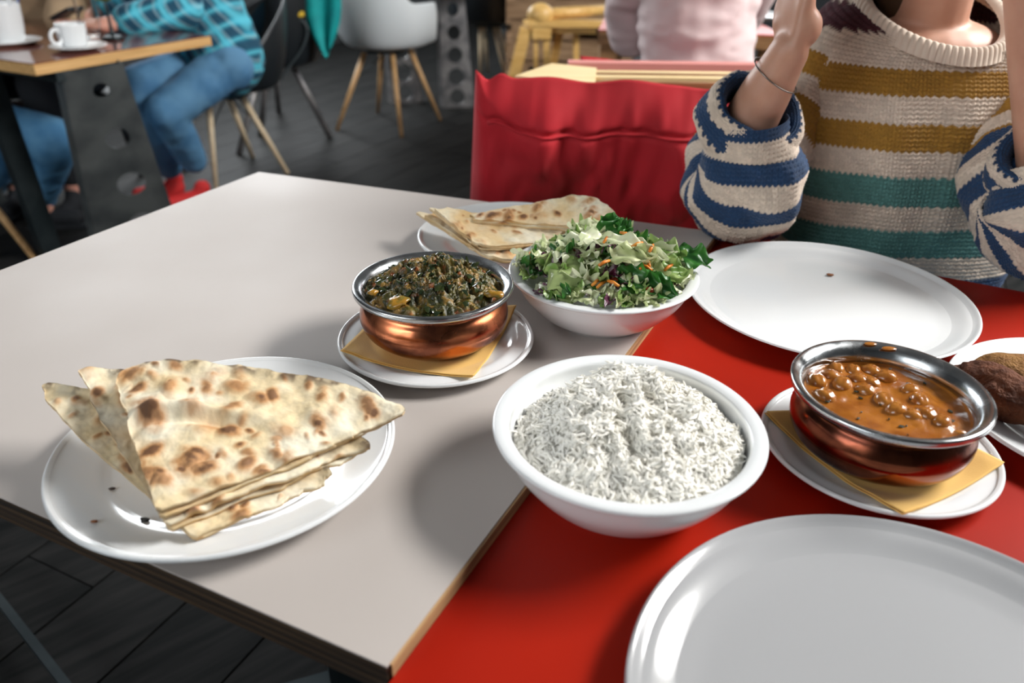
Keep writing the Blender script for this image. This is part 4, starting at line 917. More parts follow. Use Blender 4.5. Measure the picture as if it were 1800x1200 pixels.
# ------------------------------------------------------------------ people in the background
def plaid():
    m = bpy.data.materials.new('turquoise_plaid'); m.use_nodes = True; nt = m.node_tree; N = nt.nodes; L = nt.links; b = N['Principled BSDF']; b.inputs['Roughness'].default_value = .85
    tc = N.new('ShaderNodeTexCoord'); mp = N.new('ShaderNodeMapping'); mp.inputs['Rotation'].default_value = (.2, .5, .3); L.new(tc.outputs['Object'], mp.inputs['Vector'])
    nz = N.new('ShaderNodeTexNoise'); nz.inputs['Scale'].default_value = 6; L.new(tc.outputs['Object'], nz.inputs['Vector'])
    sp = N.new('ShaderNodeSeparateXYZ'); L.new(mp.outputs[0], sp.inputs[0])
    def stripe(ax, freq, ph, thr):
        a = N.new('ShaderNodeMath'); a.operation = 'MULTIPLY_ADD'; a.inputs[1].default_value = freq; a.inputs[2].default_value = ph; L.new(sp.outputs[ax], a.inputs[0])
        s = N.new('ShaderNodeMath'); s.operation = 'SINE'; L.new(a.outputs[0], s.inputs[0])
        r = N.new('ShaderNodeMapRange'); r.inputs['From Min'].default_value = thr-.25; r.inputs['From Max'].default_value = thr+.25; L.new(s.outputs[0], r.inputs['Value']); return r.outputs['Result']
    base = (.015, .30, .46, 1)
    def mix(f, A, B, k=1):
        x = N.new('ShaderNodeMix'); x.data_type = 'RGBA'; mm = N.new('ShaderNodeMath'); mm.operation = 'MULTIPLY'; mm.inputs[1].default_value = k; L.new(f, mm.inputs[0]); L.new(mm.outputs[0], x.inputs['Factor'])
        if isinstance(A, tuple): x.inputs['A'].default_value = A
        else: L.new(A, x.inputs['A'])
        x.inputs['B'].default_value = B; return x.outputs['Result']
    c = mix(stripe('X', 105, 0, .1), base, (.006, .05, .10, 1), .75); c = mix(stripe('Z', 105, 1, .1), c, (.006, .05, .10, 1), .75)
    c = mix(stripe('X', 105, 3.1, .75), c, (.12, .62, .78, 1), .8); c = mix(stripe('Z', 105, 4.1, .75), c, (.12, .62, .78, 1), .7)
    c = mix(stripe('X', 210, 2, .93), c, (.45, .65, .70, 1), .6)
    L.new(c, b.inputs['Base Color']); return m
M['plaid'] = plaid()
def skinned(name, segs, ells, m, parent, vox=.012, sm=4, disp=None):
    q = MB()
    for pts, rad in segs: limb(q, [Vector(p) for p in pts], rad)
    for c, r in ells: q.sphere(c, r, 18, 12)
    o = q.build(name, m, parent, True); bake(o, remesh=vox, smooth=sm); o.data.materials.clear(); o.data.materials.append(m); o.data.shade_smooth()
    if disp:
        me = o.data; n = len(me.vertices); a = np.empty(n*3); me.vertices.foreach_get('co', a); a = a.reshape(-1, 3); nn = np.empty(n*3); me.vertices.foreach_get('normal', nn); nn = nn.reshape(-1, 3)
        q_ = a*np.array(disp[2]); a = a+nn*((1-np.abs(fbm(q_, disp[0], 3, 3)))*disp[1])[:, None]; me.vertices.foreach_set('co', a.ravel()); me.update()
    return o
def shoe(parent, heel, toe, m):
    heel, toe = Vector(heel), Vector(toe); d = (toe-heel).normalized(); s = Vector((-d.y, d.x, 0)).normalized(); q = MB()
    q.sphere(heel+d*.03+Vector((0, 0, .045)), (.045, .038, .045), 16, 10, (d, s, Vector((0, 0, 1)))); q.cap(heel+d*.04+Vector((0, 0, .04)), toe-d*.05+Vector((0, 0, .034)), .037, .034)
    q.sphere(heel+d*.02+Vector((0, 0, .085)), (.035, .034, .03), 14, 9, (d, s, Vector((0, 0, 1))))
    o = q.build('shoe', m, parent, True); bake(o, remesh=.008, smooth=4); o.data.materials.clear(); o.data.materials.append(m)
    MB().box((heel+toe)/2+Vector((0, 0, .008)), d*((toe-heel).length/2+.02), s*.040, (0, 0, .008)).build('sole', M['black_cloth'], parent)
    return o
# plaid shirt
def person_plaid():
    hip = dp(394, 108, 3.42); r = empty('person', (hip.x, hip.y, 0), 'person in a turquoise plaid shirt, blue jeans and red shoes at the wooden table', 'person')
    sh = Vector((hip.x-.12, hip.y-.02, 1.06)); head = sh+Vector((-.10, -.06, .26))
    k1 = dp(292, 196, 3.12); a1 = dp(342, 285, 3.30); k2 = dp(238, 155, 3.22); a2 = dp(300, 298, 3.42)
    el = dp(322, 22, 3.16); wr = dp(185, 44, 3.0); hd = dp(125, 40, 3.02); el2 = dp(300, -30, 3.5); wr2 = dp(170, 20, 3.35)
    up = Vector((0, 0, 1)); hip1 = hip+Vector((.04, -.08, .0)); hip2 = hip+Vector((.0, .10, .0))
    s1 = sh+Vector((.06, -.17, -.03)); s2 = sh+Vector((-.04, .19, -.03))
    q = MB(); limb(q, [hip, (hip+sh)/2, sh-up*.05], [.13, .12, .12]); limb(q, [sh, head], [.065, .055]); q.sphere(head, (.085, .08, .115), 20, 14)
    q.sphere(head+Vector((-.09, -.01, -.01)), (.018, .014, .022), 10, 8)
    limb(q, [s1, el, wr], [.045, .038, .028]); limb(q, [s2, el2, wr2], [.045, .038, .028])
    a = (hd-wr).normalized(); hand_caps(q, wr, a, Vector((0, 0, -1)), Vector((0, 1, .2)), .3, 1.05); a = (Vector(hd)-wr2).normalized(); hand_caps(q, wr2, a, Vector((0, 0, -1)), Vector((0, -1, .2)), .4, 1.05)
    limb(q, [hip1, k1, a1], [.075, .05, .036]); limb(q, [hip2, k2, a2], [.075, .05, .036]); limb(q, [s1, sh, s2], [.05, .07, .05])
    o = q.build('body', M['skin_pink'], r, True); bake(o, remesh=.007, smooth=4); o.data.materials.clear(); o.data.materials.append(M['skin_pink'])
    skinned('shirt', [([hip+up*.02, (hip+sh)/2, sh-up*.06], [.155, .150, .145]), ([s1, sh, s2], [.07, .08, .07]), ([s1, el, el.lerp(wr, .72)], [.078, .062, .047]), ([s2, el2, el2.lerp(wr2, .8)], [.075, .06, .046])], [], M['plaid'], r, .011, 4, (14, .014, (1, 1, 1)))
    skinned('jeans', [([hip1, k1, k1.lerp(a1, .5), a1.lerp(k1, .06)], [.088, .070, .060, .050]), ([hip2, k2, a2.lerp(k2, .06)], [.100, .076, .052]), ([hip1, hip2], [.10, .10])], [], M['denim_pale'], r, .011, 4, (16, .010, (1, 1, 1)))
    skinned('hair', [], [(head+Vector((.02, 0, .03)), (.095, .09, .11))], M['hair'], r, .012, 2)
    for an, off in ((a1, 0), (a2, 1)):
        f = Vector((an.x, an.y, .0)); shoe(r, f+Vector((.03, .01, 0)), f+Vector((-.16, -.12, 0)), M['red_shoe'])
person_plaid()
def person_left():
    k = dp(98, 238, 2.88); a = dp(72, 345, 3.02); hip = dp(-140, 190, 2.98); hip.z = .52; r = empty('person', (hip.x, hip.y, 0), 'person in blue jeans cut off by the left edge beside the steel post', 'person')
    sh = Vector((hip.x-.02, hip.y, 1.06)); head = sh+Vector((.05, 0, .26)); up = Vector((0, 0, 1)); k2 = k+Vector((-.26, .16, -.03)); a2 = a+Vector((-.30, .16, 0)); hip1 = hip+Vector((0, -.08, 0)); hip2 = hip+Vector((0, .1, 0))
    el = sh+Vector((.06, -.23, -.27)); wr = el+Vector((.16, .12, -.13)); el2 = sh+Vector((.04, .22, -.27)); wr2 = el2+Vector((.18, -.1, -.13)); s1 = sh+Vector((0, -.18, -.03)); s2 = sh+Vector((0, .18, -.03))
    q = MB(); limb(q, [hip, (hip+sh)/2, sh-up*.05], [.13, .12, .12]); limb(q, [sh, head], [.065, .055]); q.sphere(head, (.085, .08, .115), 20, 14); q.sphere(head+Vector((.09, 0, -.01)), (.018, .014, .022), 10, 8)
    limb(q, [s1, el, wr], [.045, .038, .028]); limb(q, [s2, el2, wr2], [.045, .038, .028]); limb(q, [s1, sh, s2], [.05, .07, .05])
    hand_caps(q, wr, Vector((.8, .5, 0)), Vector((0, 0, -1)), Vector((-.4, .8, 0)), .3); hand_caps(q, wr2, Vector((.9, -.3, 0)), Vector((0, 0, -1)), Vector((-.3, -.9, 0)), .3)
    limb(q, [hip1, k, a, a+Vector((0, 0, -a.z+.06))], [.075, .05, .036, .034]); limb(q, [hip2, k2, a2, a2+Vector((0, 0, -a2.z+.06))], [.075, .05, .036, .034])
    o = q.build('body', M['skin_pink'], r, True); bake(o, remesh=.007, smooth=4); o.data.materials.clear(); o.data.materials.append(M['skin_pink'])
    skinned('shirt', [([hip+up*.02, (hip+sh)/2, sh-up*.06], [.15, .145, .14]), ([s1, sh, s2], [.07, .08, .07]), ([s1, el, el.lerp(wr, .8)], [.07, .06, .045]), ([s2, el2, el2.lerp(wr2, .8)], [.07, .06, .045])], [], M['grey_cloth'], r, .014, 4)
    lo = Vector((a.x-.02, a.y+.02, .12)); lo2 = Vector((a2.x-.02, a2.y, .12))
    skinned('jeans', [([hip1, k+Vector((-.02, 0, -.02)), k.lerp(a, .6), lo], [.088, .080, .060, .052]), ([hip2, k2, lo2], [.105, .08, .06]), ([hip1, hip2], [.12, .12])], [], M['denim'], r, .011, 4, (14, .012, (1, 1, 1)))
    skinned('hair', [], [(head+Vector((-.02, 0, .03)), (.095, .09, .11))], M['hair'], r, .012, 2)
    for an in (a, a2): shoe(r, Vector((an.x-.05, an.y, 0)), Vector((an.x+.16, an.y+.02, 0)), M['black_cloth'])
    # chair under this person
    c = empty('chair', (hip.x, hip.y, 0), 'red shell chair with thin wooden legs almost hidden by the left edge', 'chair')
    shell(c, Vector((hip.x, hip.y, .42)), 0.0, mat('red_plastic', (.6, .03, .03), .35), .20, .36, .04)
    for s, t in ((-1, -1), (1, -1), (1, 1), (-1, 1)):
        f = Vector((hip.x+s*.24, hip.y+t*.24, 0))
        f = at(62, 455, 0) if (s, t) == (1, -1) else f
        MB().tube([Vector((hip.x+s*.12, hip.y+t*.12, .41)), f], [.015, .013], 10).build('leg', M['beech'], c, True)
def shell(parent, c, face, m, R=.22, back=.40, arm=.20, thick=.006, flare=1.35, front=.02, name='seat_shell'):
    """one moulded seat: face is the direction the sitter looks (radians)"""
    n, k = 72, 40; V = []
    for j in range(k):
        t = j/(k-1)
        for i in range(n):
            a = 2*PI*i/n; w = (1-math.cos(a))/2            # 0 in front, 1 at the back
            sd = math.sin(a)**2*(1 if True else 0)
            H = front+(back-front)*max(0, w-.35)**1.0/.65 if w > .35 else front
            H = max(H, arm*min(1, max(0, (w-.22)/.2))) if arm else H
            if t < .5: r = R*(t/.5)**.9; z = -.030*(1-(t/.5)**2)
            else:
                s = (t-.5)/.5; r = R+(R*flare-R)*(1-(1-s)**2)*(.55+.45*min(1, H/.2)); z = H*s**1.25
            q_ = face+a; V.append((c.x+r*math.cos(q_)*1.0, c.y+r*math.sin(q_)*1.0, c.z+z))
    o = link(name, mesh_np(V, grid_faces(n, k, True)), m, parent); bake(o, solid=thick); return o
def chair(label, c, face, m, legs, tops, lm, **kw):
    o = empty('chair', (c.x, c.y, 0), label, 'chair'); shell(o, c, face, m, **kw)
    for f, t in zip(legs, tops): MB().tube([Vector(t), Vector(f)], [.016, .011], 12).build('leg', lm, o, True)
    z = c.z-.045
    for f, t in zip(legs, tops):                     # dark wire brace between the legs
        p = Vector(t).lerp(Vector(f), .35); MB().tube([Vector((c.x, c.y, z)), p], .004, 6).build('brace', M['dark_steel'], o, True)
    MB().box((c.x, c.y, c.z-.04), (.10, 0, 0), (0, .10, 0), (0, 0, .006)).build('seat_mount', M['dark_steel'], o)
    return o
person_left()
# white armchair
lg = [at(592, 229, 0), at(706, 241, 0), at(774, 211, 0), at(664, 198, 0)]; cc = sum(lg, Vector())/4; sc2 = dp(682, 92, cc.y-.02)
c = Vector((cc.x+.015, cc.y, sc2.z+.05)); tops = [c+(l-cc)*.42+Vector((0, 0, -.045)) for l in lg]
chair('white moulded armchair with four splayed wooden legs on the dark floor', c, 1.05, M['white_shell'], lg, tops, M['beech'], R=.23, back=.42, arm=.235, flare=1.38)
# black chair of the person in plaid
l1, l2 = at(380, 332, 0), at(506, 305, 0); d_ = (l2-l1); n_ = Vector((-d_.y, d_.x, 0)); l3, l4 = l2+n_, l1+n_; cc = (l1+l2+l3+l4)/4
t1 = dp(366, 195, cc.y-.12); t2 = dp(418, 180, cc.y-.12); c = Vector((cc.x-.02, cc.y-.02, t1.z+.05))
tops = [c+(l-cc)*.42+Vector((0, 0, -.04)) for l in (l1, l2, l3, l4)]
chair('black shell chair with pale wooden legs under the person in plaid', Vector((c.x+.05, c.y-.02, .43)), 3.7, M['black_shell'], [l1, l2, l3, l4], [Vector((t.x, t.y, .385)) for t in tops], M['beech_pale'], R=.235, back=.40, arm=.16)
# black chair by the far steel leg
l1, l2 = at(838, 128, 0), at(882, 132, 0); l1 = dp(838, 130, 5.6); l1.z = 0; l1 = at(845, 138, 0); l2 = at(890, 140, 0); d_ = l2-l1; n_ = Vector((-d_.y, d_.x, 0))*1.4; L_ = [l1, l2, l2+n_, l1+n_]; cc = sum(L_, Vector())/4
c = Vector((cc.x-.06, cc.y-.1, .43)); chair('black shell chair with wooden legs beyond the left end of the red cushion', c, 2.2, M['black_shell'], L_, [c+(l-cc)*.5+Vector((0, 0, -.04)) for l in L_], M['beech_pale'], R=.22, back=.42, arm=.2)
# black chair with metal legs and hanging turquoise cloth
c = dp(478, 60, 4.3); c.z = .45; L_ = [c+Vector((x, y, -.45)) for x, y in ((-.2, -.2), (.2, -.2), (.2, .2), (-.2, .2))]; L_[1] = at(490, 196, 0)
ch = empty('chair', (c.x, c.y, 0), 'black chair with grey metal legs behind the person in plaid', 'chair'); shell(ch, c, 2.6, M['black_shell'], R=.21, back=.42, arm=.0)
for l in L_: MB().tube([c+(l-c)*.35+Vector((0, 0, .12)), l], .017, 10).build('leg', M['pale_steel'], ch, True)
def cloth_strip():
    c = dp(566, 0, 4.1); nu, nv = 40, 60; V = []
    for j in range(nv):
        t = j/(nv-1); p = dp(556+22*t, -60+152*t, 4.15); w = .075*(1-t**2.5)+.012+.02*math.sin(t*3)
        for i in range(nu):
            s = i/(nu-1)*2-1; V.append((p.x+s*w, p.y+math.sin(s*5+t*3)*.012, p.z+s*.03*t))
    o = link('turquoise_cloth', mesh_np(V, grid_faces(nu, nv)), M['turquoise']); shift_origin(o); bake(o, solid=.004); tag(o, 'turquoise cloth hanging down left of the white armchair', 'cloth')
cloth_strip()
q = MB(); a, b = dp(508, 34, 4.12), dp(534, 24, 4.12); q.tube([a, a.lerp(b, .5)+Vector((0, 0, .006)), b], [.010, .016, .012], 10); o = q.build('yellow_strap', M['yellow_plastic'], None, True); shift_origin(o); tag(o, 'small yellow strap end beside the turquoise cloth', 'strap')
pts = [dp(x, y, 4.12) for x, y in ((480, 34), (510, 30), (535, 40), (540, 60), (528, 90), (510, 115), (495, 138))]; o = MB().tube([Vector(p) for p in crom([tuple(p) for p in pts], np.linspace(0, 1, 40))], .006, 8).build('cable', M['cable'], None, True); shift_origin(o); tag(o, 'grey cable looping down between the turquoise cloth and the metal chair leg', 'cable')

# pink shirt
def person_pink():
    c = dp(1222, 100, 2.32); hip = Vector((c.x, c.y, .52)); sh = Vector((c.x+.0, c.y+.05, 1.10)); head = sh+Vector((0, .05, .27)); up = Vector((0, 0, 1))
    r = empty('person', (c.x, c.y, 0), 'person in pale pink shirt seated with back to us behind the bench', 'person')
    s1, s2 = sh+Vector((-.15, .03, -.04)), sh+Vector((.15, .03, -.04)); el, el2 = sh+Vector((-.15, .24, -.26)), sh+Vector((.15, .24, -.26)); wr, wr2 = el+Vector((.03, .22, .02)), el2+Vector((-.03, .22, .02))
    q = MB(); limb(q, [hip, (hip+sh)/2, sh-up*.05], [.12, .11, .11]); limb(q, [sh, head], [.06, .05]); q.sphere(head, (.08, .09, .115), 20, 14); limb(q, [s1, sh, s2], [.05, .07, .05])
    limb(q, [s1, el, wr], [.045, .038, .028]); limb(q, [s2, el2, wr2], [.045, .038, .028]); hand_caps(q, wr, Vector((.2, 1, 0)), Vector((0, 0, -1)), Vector((1, 0, 0)), .3); hand_caps(q, wr2, Vector((-.2, 1, 0)), Vector((0, 0, -1)), Vector((-1, 0, 0)), .3)
    for s in (-1, 1): limb(q, [hip+Vector((s*.09, 0, 0)), hip+Vector((s*.12, .42, .02)), hip+Vector((s*.12, .40, -.44))], [.08, .055, .04])
    o = q.build('body', M['skin_pink'], r, True); bake(o, remesh=.007, smooth=4); o.data.materials.clear(); o.data.materials.append(M['skin_pink'])
    skinned('shirt', [([hip+up*.05, (hip+sh)/2, sh-up*.06], [.145, .140, .140]), ([s1, sh, s2], [.07, .08, .07]), ([s1, el, el.lerp(wr, .8)], [.075, .06, .045]), ([s2, el2, el2.lerp(wr2, .8)], [.075, .06, .045])], [], M['pink_shirt'], r, .009, 4, (5, .03, (1.6, .6, 2.4)))
    skinned('trousers', [([hip+Vector((s*.09, 0, 0)), hip+Vector((s*.12, .42, .02)), hip+Vector((s*.12, .40, -.36))], [.11, .08, .06]) for s in (-1, 1)], [], M['black_cloth'], r, .014, 3)
    skinned('hair', [], [(head+Vector((0, -.02, .02)), (.092, .09, .12))], M['hair'], r, .012, 2)
    for s in (-1, 1): f = Vector((hip.x+s*.12, hip.y+.40, 0)); shoe(r, f, f+Vector((0, .18, 0)), M['black_cloth'])
    ch = empty('stool', (c.x, c.y+.02, 0), 'low wooden seat under the person in the pink shirt', 'stool')
    MB().box((c.x, c.y+.02, .405), (.2, 0, 0), (0, .17, 0), (0, 0, .015)).build('seat', M['yellow_wood'], ch)
    for s in (-1, 1):
        for t in (-1, 1): MB().tube([(c.x+s*.13, c.y+.02+t*.11, .392), (c.x+s*.17, c.y+.02+t*.15, 0)], .015, 10).build('leg', M['yellow_wood'], ch, True)
person_pink()
def person_tan():
    c = dp(66, 25, 3.45); hip = Vector((c.x-.02, c.y+.12, .52)); sh = Vector((c.x, c.y+.05, 1.10)); head = sh+Vector((.03, -.06, .27)); up = Vector((0, 0, 1))
    r = empty('person', (hip.x, hip.y, 0), 'person in a tan jacket across the wooden table, hand by the espresso cup', 'person')
    s1, s2 = sh+Vector((-.17, .02, -.04)), sh+Vector((.17, .04, -.04)); el, el2 = sh+Vector((-.24, -.14, -.26)), sh+Vector((.20, -.12, -.28)); wr, wr2 = el+Vector((.10, -.14, .0)), dp(108, 44, 3.12)
    wr.z = .80
    q = MB(); limb(q, [hip, (hip+sh)/2, sh-up*.05], [.12, .11, .11]); limb(q, [sh, head], [.06, .05]); q.sphere(head, (.08, .09, .115), 20, 14); limb(q, [s1, sh, s2], [.05, .07, .05])
    q.sphere(head+Vector((0, -.09, -.01)), (.014, .018, .022), 10, 8)
    limb(q, [s1, el, wr], [.045, .038, .028]); limb(q, [s2, el2, wr2], [.045, .038, .028]); hand_caps(q, wr, Vector((.4, -1, 0)), Vector((0, 0, -1)), Vector((1, .3, 0)), .4); hand_caps(q, wr2, Vector((.9, -.45, .1)), Vector((0, 0, -1)), Vector((-.3, -.8, .3)), .45)
    for s in (-1, 1): limb(q, [hip+Vector((s*.09, 0, 0)), hip+Vector((s*.12, -.42, .02)), hip+Vector((s*.12, -.36, -.44))], [.08, .055, .04])
    o = q.build('body', M['skin_pink'], r, True); bake(o, remesh=.007, smooth=4); o.data.materials.clear(); o.data.materials.append(M['skin_pink'])
    skinned('jacket', [([hip+up*.02, (hip+sh)/2, sh-up*.06], [.145, .14, .14]), ([s1, sh, s2], [.07, .08, .07]), ([s1, el, el.lerp(wr, .8)], [.075, .06, .045]), ([s2, el2, el2.lerp(wr2, .75)], [.075, .06, .045])], [], M['tan_cloth'], r, .011, 4, (10, .03, (1, 1, 1)))
    skinned('trousers', [([hip+Vector((s*.09, 0, 0)), hip+Vector((s*.12, -.42, .02)), hip+Vector((s*.12, -.36, -.36))], [.11, .08, .06]) for s in (-1, 1)], [], M['black_cloth'], r, .014, 3)
    skinned('hair', [], [(head+Vector((0, .02, .03)), (.092, .09, .12))], M['hair'], r, .012, 2)
    for s in (-1, 1): f = Vector((hip.x+s*.12, hip.y-.36, 0)); shoe(r, f, f+Vector((0, -.17, 0)), M['black_cloth'])
    ch = empty('stool', (hip.x, hip.y, 0), 'dark seat under the person in the tan jacket', 'stool')
    MB().box((hip.x, hip.y, .405), (.19, 0, 0), (0, .17, 0), (0, 0, .015)).build('seat', M['black_shell'], ch)
    for s in (-1, 1):
        for t in (-1, 1): MB().tube([(hip.x+s*.13, hip.y+t*.11, .392), (hip.x+s*.17, hip.y+t*.15, 0)], .015, 10).build('leg', M['dark_steel'], ch, True)
    p = dp(118, 28, 3.1); o = MB().box(p+Vector((0, 0, .01)), Vector((.05, -.02, .02)), Vector((.012, .03, .0)), Vector((-.003, 0, .006))).build('phone', M['black_shell']); shift_origin(o); bake(o, bevel=.003); tag(o, 'black phone held over the espresso cup', 'phone')
person_tan()

# ------------------------------------------------------------------ background tables with drilled steel legs
def drilled(name, tl, tr, br, bl, holes, parent, m, t=.004, flange=.045):
    """steel sheet with round holes; holes=[(u,v,radius)] in order down the sheet, corners in world coordinates"""
    tl, tr, br, bl = [Vector(v) for v in (tl, tr, br, bl)]; n = (tr-tl).cross(bl-tl).normalized()
    H = ((bl+br)/2-(tl+tr)/2).length
    def P(u, v): return tl*(1-u)*(1-v)+tr*u*(1-v)+bl*(1-u)*v+br*u*v
    V = []; F = []; cuts = [0]+[(holes[i][1]+holes[i+1][1])/2 for i in range(len(holes)-1)]+[1]; K = 32
    for side in (0, 1):
        for hi, (u0, v0, r) in enumerate(holes):
            a0, a1 = cuts[hi], cuts[hi+1]; base = len(V); W_ = (P(1, v0)-P(0, v0)).length
            for k in range(K):
                an = 2*PI*k/K; c, s = math.cos(an), math.sin(an); V.append(P(u0+c*r/W_, v0+s*r/H)+n*t*side)
            for k in range(K):
                an = 2*PI*k/K; c, s = math.cos(an), math.sin(an); f = 1/max(abs(c), abs(s)); uu, vv = .5+.5*c*f, .5+.5*s*f; V.append(P(uu, a0+(a1-a0)*vv)+n*t*side)
            for k in range(K):
                q_ = (base+k, base+(k+1) % K, base+K+(k+1) % K, base+K+k); F.append(q_ if side else q_[::-1])
    half = len(V)//2
    for hi in range(len(holes)):
        b = hi*2*K
        for k in range(K): F.append((b+k, half+b+k, half+b+(k+1) % K, b+(k+1) % K))
    o = MB().add(V, F).build(name, m, parent)
    for A, B in ((tl, bl), (tr, br)):
        MB().prism([A, A+n*flange, A+n*flange+(tr-tl).normalized()*.004, A+(tr-tl).normalized()*.004], [B, B+n*flange, B+n*flange+(tr-tl).normalized()*.004, B+(tr-tl).normalized()*.004]).build('flange', m, parent)
    return o
def bg_table():
    N_ = at(58, 112, .75); R_ = at(370, 62, .75); L_ = at(0, 104, .75); e1 = (R_-N_).normalized(); e2 = (L_-N_).normalized(); ln = (R_-N_).length
    o = empty('cafe_table', (N_+e1*ln/2+e2*.5)-Vector((0, 0, .75)), 'wooden cafe table with dark red top, oak edge and drilled steel legs', 'table')
    c = [N_, N_+e1*ln, N_+e1*ln+e2*1.15, N_+e2*1.15]; dn = Vector((0, 0, 1))
    MB().prism([v-dn*.003 for v in c], c).build('table_top', M['bg_top'], o)
    MB().prism([v-dn*.034 for v in c], [v-dn*.003 for v in c]).build('wooden_edge', M['table_edge'], o)
    z = .712
    tl, tr = at(106, 128, z), at(214, 112, z); bl, br = at(172, 440, .012), at(316, 408, .012)
    drilled('steel_leg', tl, tr, br, bl, [(.55, .11, .028), (.59, .36, .042), (.60, .63, .052), (.60, .88, .05)], o, M['raw_steel'])
    d = e2*.75
    drilled('steel_leg', tl+d, tr+d, br+d, bl+d, [(.55, .11, .028), (.59, .36, .042), (.60, .63, .052), (.60, .88, .05)], o, M['raw_steel'])
    MB().bar(at(-28, 118, z), at(92, 450, .0)+Vector((0, 0, .002)), .075, .03, E2).build('steel_post', M['dark_steel'], o)
    MB().bar(tl+Vector((0, 0, -.01)), tl+d+Vector((0, 0, -.01)), .03, .03).build('cross_bar', M['dark_steel'], o)
    # what stands on it
    def cup(p, R, H, mt, label, name, cat, wall=.003, group=None, handle=None):
        r = empty(name, p, label, cat, group); k = [(0.0001, 0), (R*.72, 0), (R*.80, H*.05), (R*.93, H*.4), (R, H), (R-wall, H), (R*.93-wall, H*.4), (R*.76-wall, H*.08), (0.0001, H*.07)]
        link('cup_body', lathe_mesh(smooth_prof(k, 3), p, 48), mt, r)
        if handle is not None:
            h = Vector(handle); c_ = p+h*(R+.012)+Vector((0, 0, H*.52)); s = Vector((0, 0, 1))
            MB().tube([c_+h*(.019*math.cos(t))+s*(.021*math.sin(t)) for t in np.linspace(0, 2*PI, 26)], .0055, 8).build('handle', mt, r, True)
        return r
    sa = at(139, 86, .752); q = sa; pr = [(.0001, .003), (.04, .0), (.045, .0), (.083, .012), (.085, .014), (.082, .0145), (.045, .005), (.0001, .005)]
    s_ = link('saucer', lathe_mesh(smooth_prof(pr, 3), (sa.x, sa.y, .7505), 64), M['china']); shift_origin(s_); tag(s_, 'small white saucer under the espresso cup', 'saucer')
    cpos = at(131, 80, .757); hd = (dp(100, 66, cpos.y-.05)-cpos); hd.z = 0; hd.normalize()
    c1 = cup(Vector((cpos.x, cpos.y, .757)), .046, .064, M['china'], 'white espresso cup with round handle on the wooden table', 'espresso_cup', 'cup', handle=hd)
    lathe = lathe_mesh([(0.0001, .055), (.043, .055)], (cpos.x, cpos.y, .757), 40); link('coffee', lathe, mat('coffee_foam', (.30, .17, .09), .3), c1)
    hp = at(16, 76, .752); k = [(.0001, .003), (.06, 0), (.085, .004), (.10, .012), (.096, .013), (.06, .006), (.0001, .006)]
    t_ = link('saucer', lathe_mesh(smooth_prof(k, 3), (hp.x, hp.y, .7505), 64), M['china']); shift_origin(t_); tag(t_, 'white saucer at the left edge under the holder of sugar sticks', 'saucer')
    h_ = cup(Vector((hp.x, hp.y, .757)), .062, .115, M['china'], 'tall white holder full of paper sugar sticks at the left edge', 'stick_holder', 'holder')
    rr = random.Random(2)
    for i in range(9):
        a = i*.7+.2; b = Vector((hp.x+.035*math.cos(a), hp.y+.035*math.sin(a), .80)); tp = b+Vector((math.cos(a)*.05, math.sin(a)*.05, .12+rr.random()*.03))
        st = MB().bar(b, tp, .012, .003).build('sugar_stick', [M['white_shell'], mat('blue_paper', (.05, .12, .35), .6) if i == 0 else bpy.data.materials.get('blue_paper') or M['white_shell']][i % 3 == 0]); shift_origin(st); tag(st, 'paper sugar stick standing in the tall white holder', 'sugar stick', 'sugar sticks in the white holder')
    gp = at(164, 68, .752); gm = bpy.data.materials.new('clear_glass'); gm.use_nodes = True; b = gm.node_tree.nodes['Principled BSDF']; b.inputs['Transmission Weight'].default_value = 1; b.inputs['Roughness'].default_value = .03; b.inputs['IOR'].default_value = 1.3; b.inputs['Base Color'].default_value = (.95, .93, .9, 1)
    cup(Vector((gp.x, gp.y, .7505)), .036, .135, gm, 'clear drinking glass behind the espresso cup', 'drinking_glass', 'glass')
    vp = at(199, 68, .752); v_ = empty('plant_vase', (vp.x, vp.y, .7505), 'thin dark stemmed plant holder with a green plant behind the espresso cup', 'plant')
    link('base', lathe_mesh(smooth_prof([(.0001, 0), (.034, 0), (.033, .010), (.010, .018), (.005, .05), (.0045, .115), (.0001, .118)], 4), (vp.x, vp.y, .7505), 32), M['dark_steel'], v_)
    mg = mat('succulent_green', (.22, .36, .06), .5)
    for i in range(26):
        a = rr.random()*2*PI; e = rr.uniform(.1, 1.4); d_ = Vector((math.cos(a)*math.cos(e), math.sin(a)*math.cos(e), math.sin(e))); c_ = Vector((vp.x, vp.y, .875))
        MB().tube([c_, c_+d_*.03, c_+d_*.055+Vector((0, 0, .006))], [.006, .010, .002], 8).build('leaf', mg, v_, True)
bg_table()
def far_table():
    z = .72; o = empty('cafe_table', at(810, 190, 0), 'far cafe table on pale drilled steel legs behind the white armchair', 'table')
    tl, tr, br, bl = dp(772, -20, 5.15), dp(815, -20, 5.25), at(833, 188, .0), at(778, 190, .0); tl.z = tr.z = z
    drilled('steel_leg', tl, tr, br, bl, [(.5, .15, .04), (.5, .34, .045), (.5, .53, .05), (.5, .72, .055), (.5, .9, .05)], o, M['pale_steel'])
    d = Vector((-.36, .12, 0)); drilled('steel_leg', tl+d, tr+d, br+d, bl+d, [(.5, .15, .04), (.5, .34, .045), (.5, .53, .05), (.5, .72, .055), (.5, .9, .05)], o, M['pale_steel'])
    c = (tl+tr)/2+d*.5; MB().box((c.x, c.y, .735), E1*.4, E2*.4, (0, 0, .015)).build('table_top', M['bg_top'], o)
far_table()
